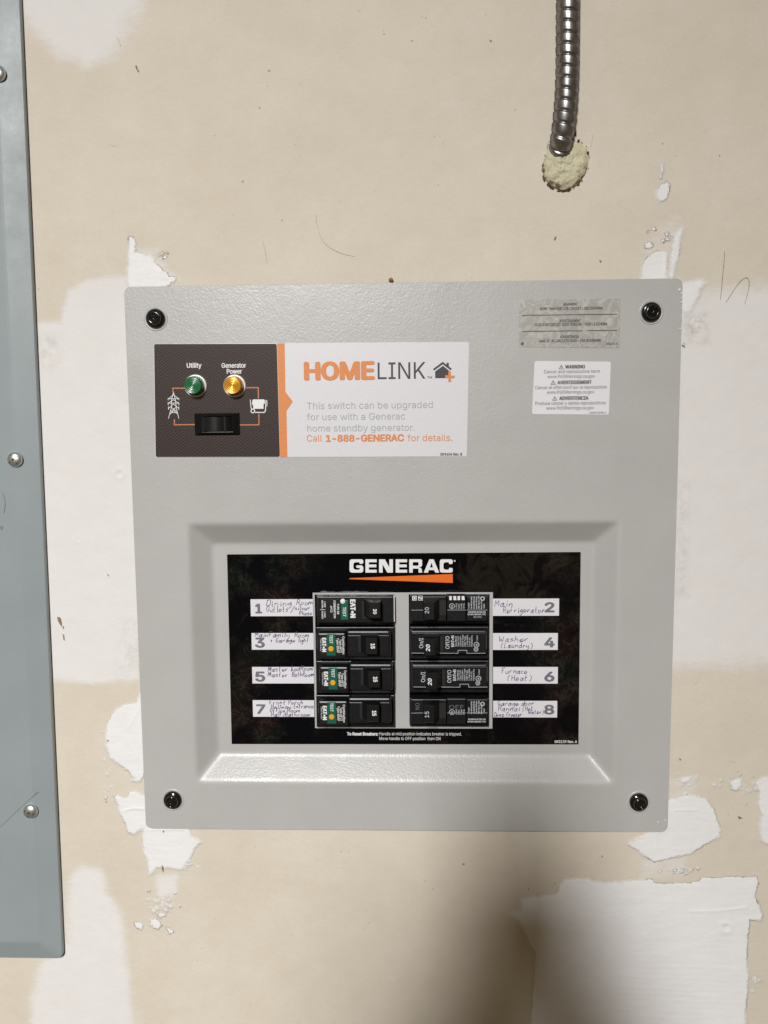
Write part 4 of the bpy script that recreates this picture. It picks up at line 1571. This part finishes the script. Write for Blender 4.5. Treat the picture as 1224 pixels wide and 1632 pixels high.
# ------------------------------------------------------------------ blue-grey panel at the left
LY0, LY1 = 0.0025, -0.0045
eT, eB = at(34.5, 0, LY0), at(101.5, 1500, LY0)
print('left edge X', eT.x, eB.x)
bz_ = at(60, 1524, LY0).z
lean = (eT.x - eB.x) / (eT.z - eB.z)
lp = thing('electrical_panel', 'tall blue grey metal panel cover with gently sloping rims beside the grey breaker panel', 'electrical panel', (eB.x - 0.19, 0.004, bz_))


def lx(z):
    return eB.x + (z - eB.z) * lean


def rr_loop(inset, y, r):
    X1, Z0, X0, Z1 = -inset, bz_ + inset, -0.38 + inset, 0.62 - inset
    out = []
    for cx, cz, a0 in ((X0 + r, Z0 + r, 180), (X1 - r, Z0 + r, 270), (X1 - r, Z1 - r, 0), (X0 + r, Z1 - r, 90)):
        for k in range(7):
            a = math.radians(a0 + 15 * k)
            z = cz + r * math.sin(a)
            out.append((lx(z) + cx + r * math.cos(a), y, z))
    return out


mb = MB()
L = [rr_loop(0.0185, LY1, 0.003), rr_loop(0.0165, LY1 + .0001, 0.003), rr_loop(0.0006, LY0 - .0030, 0.0052), rr_loop(0.0, LY0 - .0022, 0.0052), rr_loop(0, LY0 + .0004, 0.0052)]
n = len(L[0])
vs = [p for l in L for p in l]
fs = [tuple(range(n))]
for k in range(len(L) - 1):
    for i in range(n):
        j = (i + 1) % n
        fs.append((k * n + i, (k + 1) * n + i, (k + 1) * n + j, k * n + j))
lo = lp.location
mb.add([(x - lo.x, y - lo.y, z - lo.z) for x, y, z in vs], fs)
lc = mb.build('cover', M['blue_grey'], lp)
dull = mat('dull_scratch', (0.19, 0.215, 0.22), 0.6)
for pts, w in (([(0, 1318), (30, 1290), (60, 1262)], 0.6), (smooth_line([(4, 785), (8, 800), (6, 818)]), 1.0), ([(0, 840), (4, 842)], 5)):
    mb = MB()
    pribbon(mb, pts, w, LY1 - 0.0003)
    mb.v = [(x - lo.x, y - lo.y, z - lo.z) for x, y, z in mb.v]
    mb.build('scratch', dull, lp)
for px, py, rot in ((-6, 115, 20), (21.5, 732.5, 35), (46.5, 1295, 70)):
    c = at(px, py, LY1 - .0025)
    k = 0.00047
    mb = MB()
    c2 = (c.x - lo.x, c.z - lo.z)
    yb = LY1 - lo.y
    prof = [(12.4 * k, yb), (12.4 * k, yb - .0005)]
    for i in range(1, 9):
        a = i / 9 * math.pi / 2
        prof.append((12.2 * k * math.cos(a), yb - .0006 - .0029 * math.sin(a)))
    lathe(mb, c2, prof, 32)
    sc = mb.build('screw', M['zinc'], lp, True)
    mb = MB()
    for q in (0, 90):
        a = math.radians(rot + q)
        d, nn = Vector((math.cos(a), math.sin(a))), Vector((-math.sin(a), math.cos(a)))
        C = Vector(c2)
        for s in (1, -1):
            pts = [C + nn * .0006 * s0 + d * s * t for s0, t in ((-1.3, .0), (1.3, .0), (1.0, .0040), (-1.0, .0040))]
            pts = [(p.x, p.y) for p in pts]
            if s < 0:
                pts = pts[::1]
            vs = [(p[0], yb - .0036 if i in (0, 1) else yb - .0028, p[1]) for i, p in enumerate(pts)]
            mb.add(vs, [(0, 1, 2, 3)])
    mb.build('cross_slot', M['dark_slot'], sc)

# ------------------------------------------------------------------ flexible conduit and foam
R0 = 0.0083
ctrl = [(906, -150, -0.0065), (906, -60, -0.0065), (905.5, 0, -0.0065), (905, 60, -0.0065), (904.5, 110, -0.0062), (902.5, 155, -0.0055), (899.5, 190, -0.0045), (896, 218, -0.002), (893, 240, 0.004), (891, 262, 0.012)]
cp = [at(x, y, yy) for x, y, yy in ctrl]


def crv(pts, k=24):
    out = []
    for i in range(len(pts) - 1):
        p0, p1, p2, p3 = pts[max(0, i - 1)], pts[i], pts[i + 1], pts[min(len(pts) - 1, i + 2)]
        for j in range(k):
            t = j / k
            out.append(0.5 * (2 * p1 + (p2 - p0) * t + (2 * p0 - 5 * p1 + 4 * p2 - p3) * t * t + (3 * p1 - p0 - 3 * p2 + p3) * t ** 3))
    out.append(pts[-1])
    return out


path = crv(cp)
# resample evenly
cum = [0]
for a, b in zip(path[:-1], path[1:]):
    cum.append(cum[-1] + (b - a).length)
step = 0.00042
NS = int(cum[-1] / step)
rs = []
j = 0
for i in range(NS):
    s = i * step
    while j < len(cum) - 2 and cum[j + 1] < s:
        j += 1
    t = (s - cum[j]) / max(1e-9, cum[j + 1] - cum[j])
    rs.append(path[j].lerp(path[j + 1], t))
pitch = 0.0073
mb = MB()
vs, fs = [], []
NA = 36
org = Vector(at(905, 60, WY))
for i, p in enumerate(rs):
    t = (rs[min(i + 1, NS - 1)] - rs[max(i - 1, 0)]).normalized()
    e1 = t.cross(Vector((0, 1, 0))).normalized()
    e2 = e1.cross(t).normalized()
    for k in range(NA):
        a = 2 * math.pi * k / NA
        ph = (i * step / pitch - k / NA) % 1.0
        # one flat-topped strip per turn with a sharp step where the turns interlock
        if ph < 0.16:
            r = R0 * (0.86 + 0.16 * math.sin(ph / 0.16 * math.pi / 2))
        elif ph < 0.84:
            r = R0 * (1.02 - 0.045 * ((ph - 0.16) / 0.68) ** 1.6)
        elif ph < 0.93:
            r = R0 * (0.975 - 0.115 * ((ph - 0.84) / 0.09))
        else:
            r = R0 * 0.86
        q = p + (e1 * math.cos(a) + e2 * math.sin(a)) * r
        vs.append(q - org)
for i in range(NS - 1):
    for k in range(NA):
        k2 = (k + 1) % NA
        fs.append((i * NA + k, (i + 1) * NA + k, (i + 1) * NA + k2, i * NA + k2))
mb.add(vs, fs)
co_ = thing('metal_conduit', 'ribbed flexible steel conduit entering the wall through a foam filled hole', 'conduit', org)
mb.build('spiral_jacket', M['conduit'], co_, True)

fc = at(901, 266, WY)
fm = thing('foam_plug', 'pale yellow lump of cured foam sealing the hole under the conduit', 'foam', fc)
outl = [(893, 222), (915, 222), (929, 228), (938, 238), (940, 255), (937, 272), (930, 286), (922, 297), (908, 304), (893, 306), (878, 300), (867, 288), (863, 272), (866, 256), (870, 238), (874, 226), (882, 221)]
po = [Vector(P2(x, y, WY)) for x, y in outl]
po = [Vector(p) for p in smooth_line([tuple(p) for p in po] + [tuple(po[0])], 4)[:-1]]
ctr = Vector((fc.x, fc.z))
from mathutils import noise as mnoise
vs, fs, ed = [], [], []
NR = 26
npn = len(po)
for r in range(NR + 1):
    f = r / NR
    for i, p in enumerate(po):
        q = ctr + (p - ctr) * f * (1 + 0.05 * mnoise.noise(Vector((p.x * 300, p.y * 300, 3.0))) * f)
        h = 0.0046 * (1 - f ** 3.0) + 0.0022 * mnoise.noise(Vector((q.x * 170, q.y * 170, 1.0))) * (1 - f ** 5) + 0.0009 * mnoise.noise(Vector((q.x * 520, q.y * 520, 5.0)))
        if f > 0.93:
            h = -0.0004
        vs.append((q.x - fc.x, -h, q.y - fc.z))
        dd = (p - ctr).normalized()
        ed.append(f - 0.22 * max(0.0, 0.35 + dd.y + 0.25 * dd.x) + 0.10 * mnoise.noise(Vector((p.x * 120, p.y * 120, 9.0))))
for r in range(NR):
    for i in range(npn):
        j = (i + 1) % npn
        fs.append((r * npn + i, r * npn + j, (r + 1) * npn + j, (r + 1) * npn + i))
mb = MB()
mb.add(vs, fs)
me_o = mb.build('foam_body', M['foam'], fm, True)
if len(me_o.data.vertices) == len(ed):
    a_ = me_o.data.attributes.new('edge', 'FLOAT', 'POINT')
    a_.data.foreach_set('value', np.array(ed, np.float32))
# ragged brown edge of the hole: torn paper scraps round the plug
mb = MB()
nn_ = len(po)
row = []
for i in range(nn_ * 4):
    t = i / (nn_ * 4) * nn_
    p = po[int(t) % nn_].lerp(po[(int(t) + 1) % nn_], t % 1.0)
    d = (p - ctr).normalized()
    wgt = 0.25 + 0.75 * max(0.0, -d.y * 0.9 - d.x * 0.35) if d.y < 0.35 else 0.12
    wd = wgt * 0.0011 * (0.35 + 1.9 * mnoise.noise(Vector((p.x * 330, p.y * 330, 2.0)))) + 0.0005 * mnoise.noise(Vector((p.x * 1100, p.y * 1100, 6.0)))
    off = -0.0003 + 0.0007 * mnoise.noise(Vector((p.x * 260, p.y * 260, 8.0)))
    row.append((p + d * off, d, wd))
for i in range(len(row)):
    (p, d, w1), (q, e, w2) = row[i], row[(i + 1) % len(row)]
    if w1 < 0.00012 or w2 < 0.00012:
        continue
    vs = [(a.x - fc.x, yy, a.y - fc.z) for a, yy in ((p - d * w1, -.0011), (q - e * w2, -.0011), (q + e * w2 * .7, -.0005), (p + d * w1 * .7, -.0005))]
    mb.add(vs, [(0, 1, 2, 3)])
mb.build('torn_edge', M['rim'], fm)
mb = MB()
for px, py in ((882, 222), (916, 214), (921, 226), (884, 212), (936, 245), (896, 246)):
    p = at(px, py, WY)
    lathe(mb, (p.x - fc.x, p.z - fc.z), [(random.uniform(.0008, .0014), 0), (.0009, -.0022), (.0006, -.0034), (.0001, -.0036)], 7, random.random() * 3)
mb.build('brown_scrap', M['rim'], fm)

# ------------------------------------------------------------------ the photographer, whose shadow falls on the wall
ph = thing('smartphone', 'black smartphone held up facing the wall', 'phone', (-0.024, -0.592, 0.052))
mb = MB()
chamfer_box(mb, -0.0375, 0.0375, -0.078, 0.078, -0.004, 0.004, 0.002, 0.008)
mb.add([(-0.0355, 0.004, -0.076), (0.0355, 0.004, -0.076), (0.0355, 0.004, 0.076), (-0.0355, 0.004, 0.076)], [(3, 2, 1, 0)])
mb.build('phone_body', M['phone'], ph)


def person():
    nodes = [((-.13, -1.02, -.60), .16), ((-.13, -1.02, -.38), .14), ((-.13, -1.02, -.20), .15), ((-.13, -1.01, -.10), .10), ((-.13, -1.00, -.03), .055), ((-.13, -.975, .04), .062),
             ((-.13, -.965, .10), .082), ((-.13, -.97, .16), .080), ((-.13, -.975, .20), .05)]
    edges = [(i, i + 1) for i in range(8)]

    def chain(root, pts):
        prev = root
        for p, r in pts:
            nodes.append((p, r))
            edges.append((prev, len(nodes) - 1))
            prev = len(nodes) - 1
        return prev
    # both hands hold the phone: wrist below, fingers round its long edges, thumb on the screen side
    for sg, ex in ((1, .10), (-1, -.36)):
        px = -.024 + sg * .0375
        w = chain(3, [((-.13 + sg * .18, -1.02, -.13), .065), ((ex, -.97, -.31), .048), ((ex * .6 + px * .4, -.80, -.20), .040), ((px + sg * .030, -.650, -.065), .028),
                      ((px + sg * .016, -.618, -.025), .027), ((px + sg * .010, -.612, .0), .022)])
        for z in (-.015, .003, .021, .039):
            chain(w, [((px + sg * .012, -.604, z), .0095), ((px + sg * .009, -.588, z + .004), .009), ((px - sg * .006, -.5835, z + .006), .0085)])
        chain(w - 1, [((px + sg * .002, -.618, .0), .0105), ((px - sg * .014, -.607, .022), .0095)])
    for s in (-1, 1):
        chain(0, [((-.13 + s * .10, -1.02, -.74), .10), ((-.13 + s * .10, -1.0, -1.1), .065), ((-.13 + s * .10, -1.02, -1.46), .045), ((-.13 + s * .10, -.90, -1.48), .035)])
    me = bpy.data.meshes.new('person')
    me.from_pydata([n[0] for n in nodes], edges, [])
    o = bpy.data.objects.new('person', me)
    COL.objects.link(o)
    md = o.modifiers.new('skin', 'SKIN')
    md.use_smooth_shade = True
    sk = me.skin_vertices[0] if len(me.skin_vertices) else None
    if sk is None:
        bpy.context.view_layer.objects.active = o
        bpy.ops.mesh.customdata_skin_add()
        sk = me.skin_vertices[0]
    for v, n in zip(sk.data, nodes):
        v.radius = (n[1], n[1])
        v.use_root = False
    sk.data[0].use_root = True
    o.modifiers.new('sub', 'SUBSURF').levels = 1
    o.modifiers['sub'].render_levels = 1
    me.materials.append(M['shirt'])
    o['label'] = 'person in dark clothes holding the phone up to photograph the panel'
    o['category'] = 'person'
    return o


person()
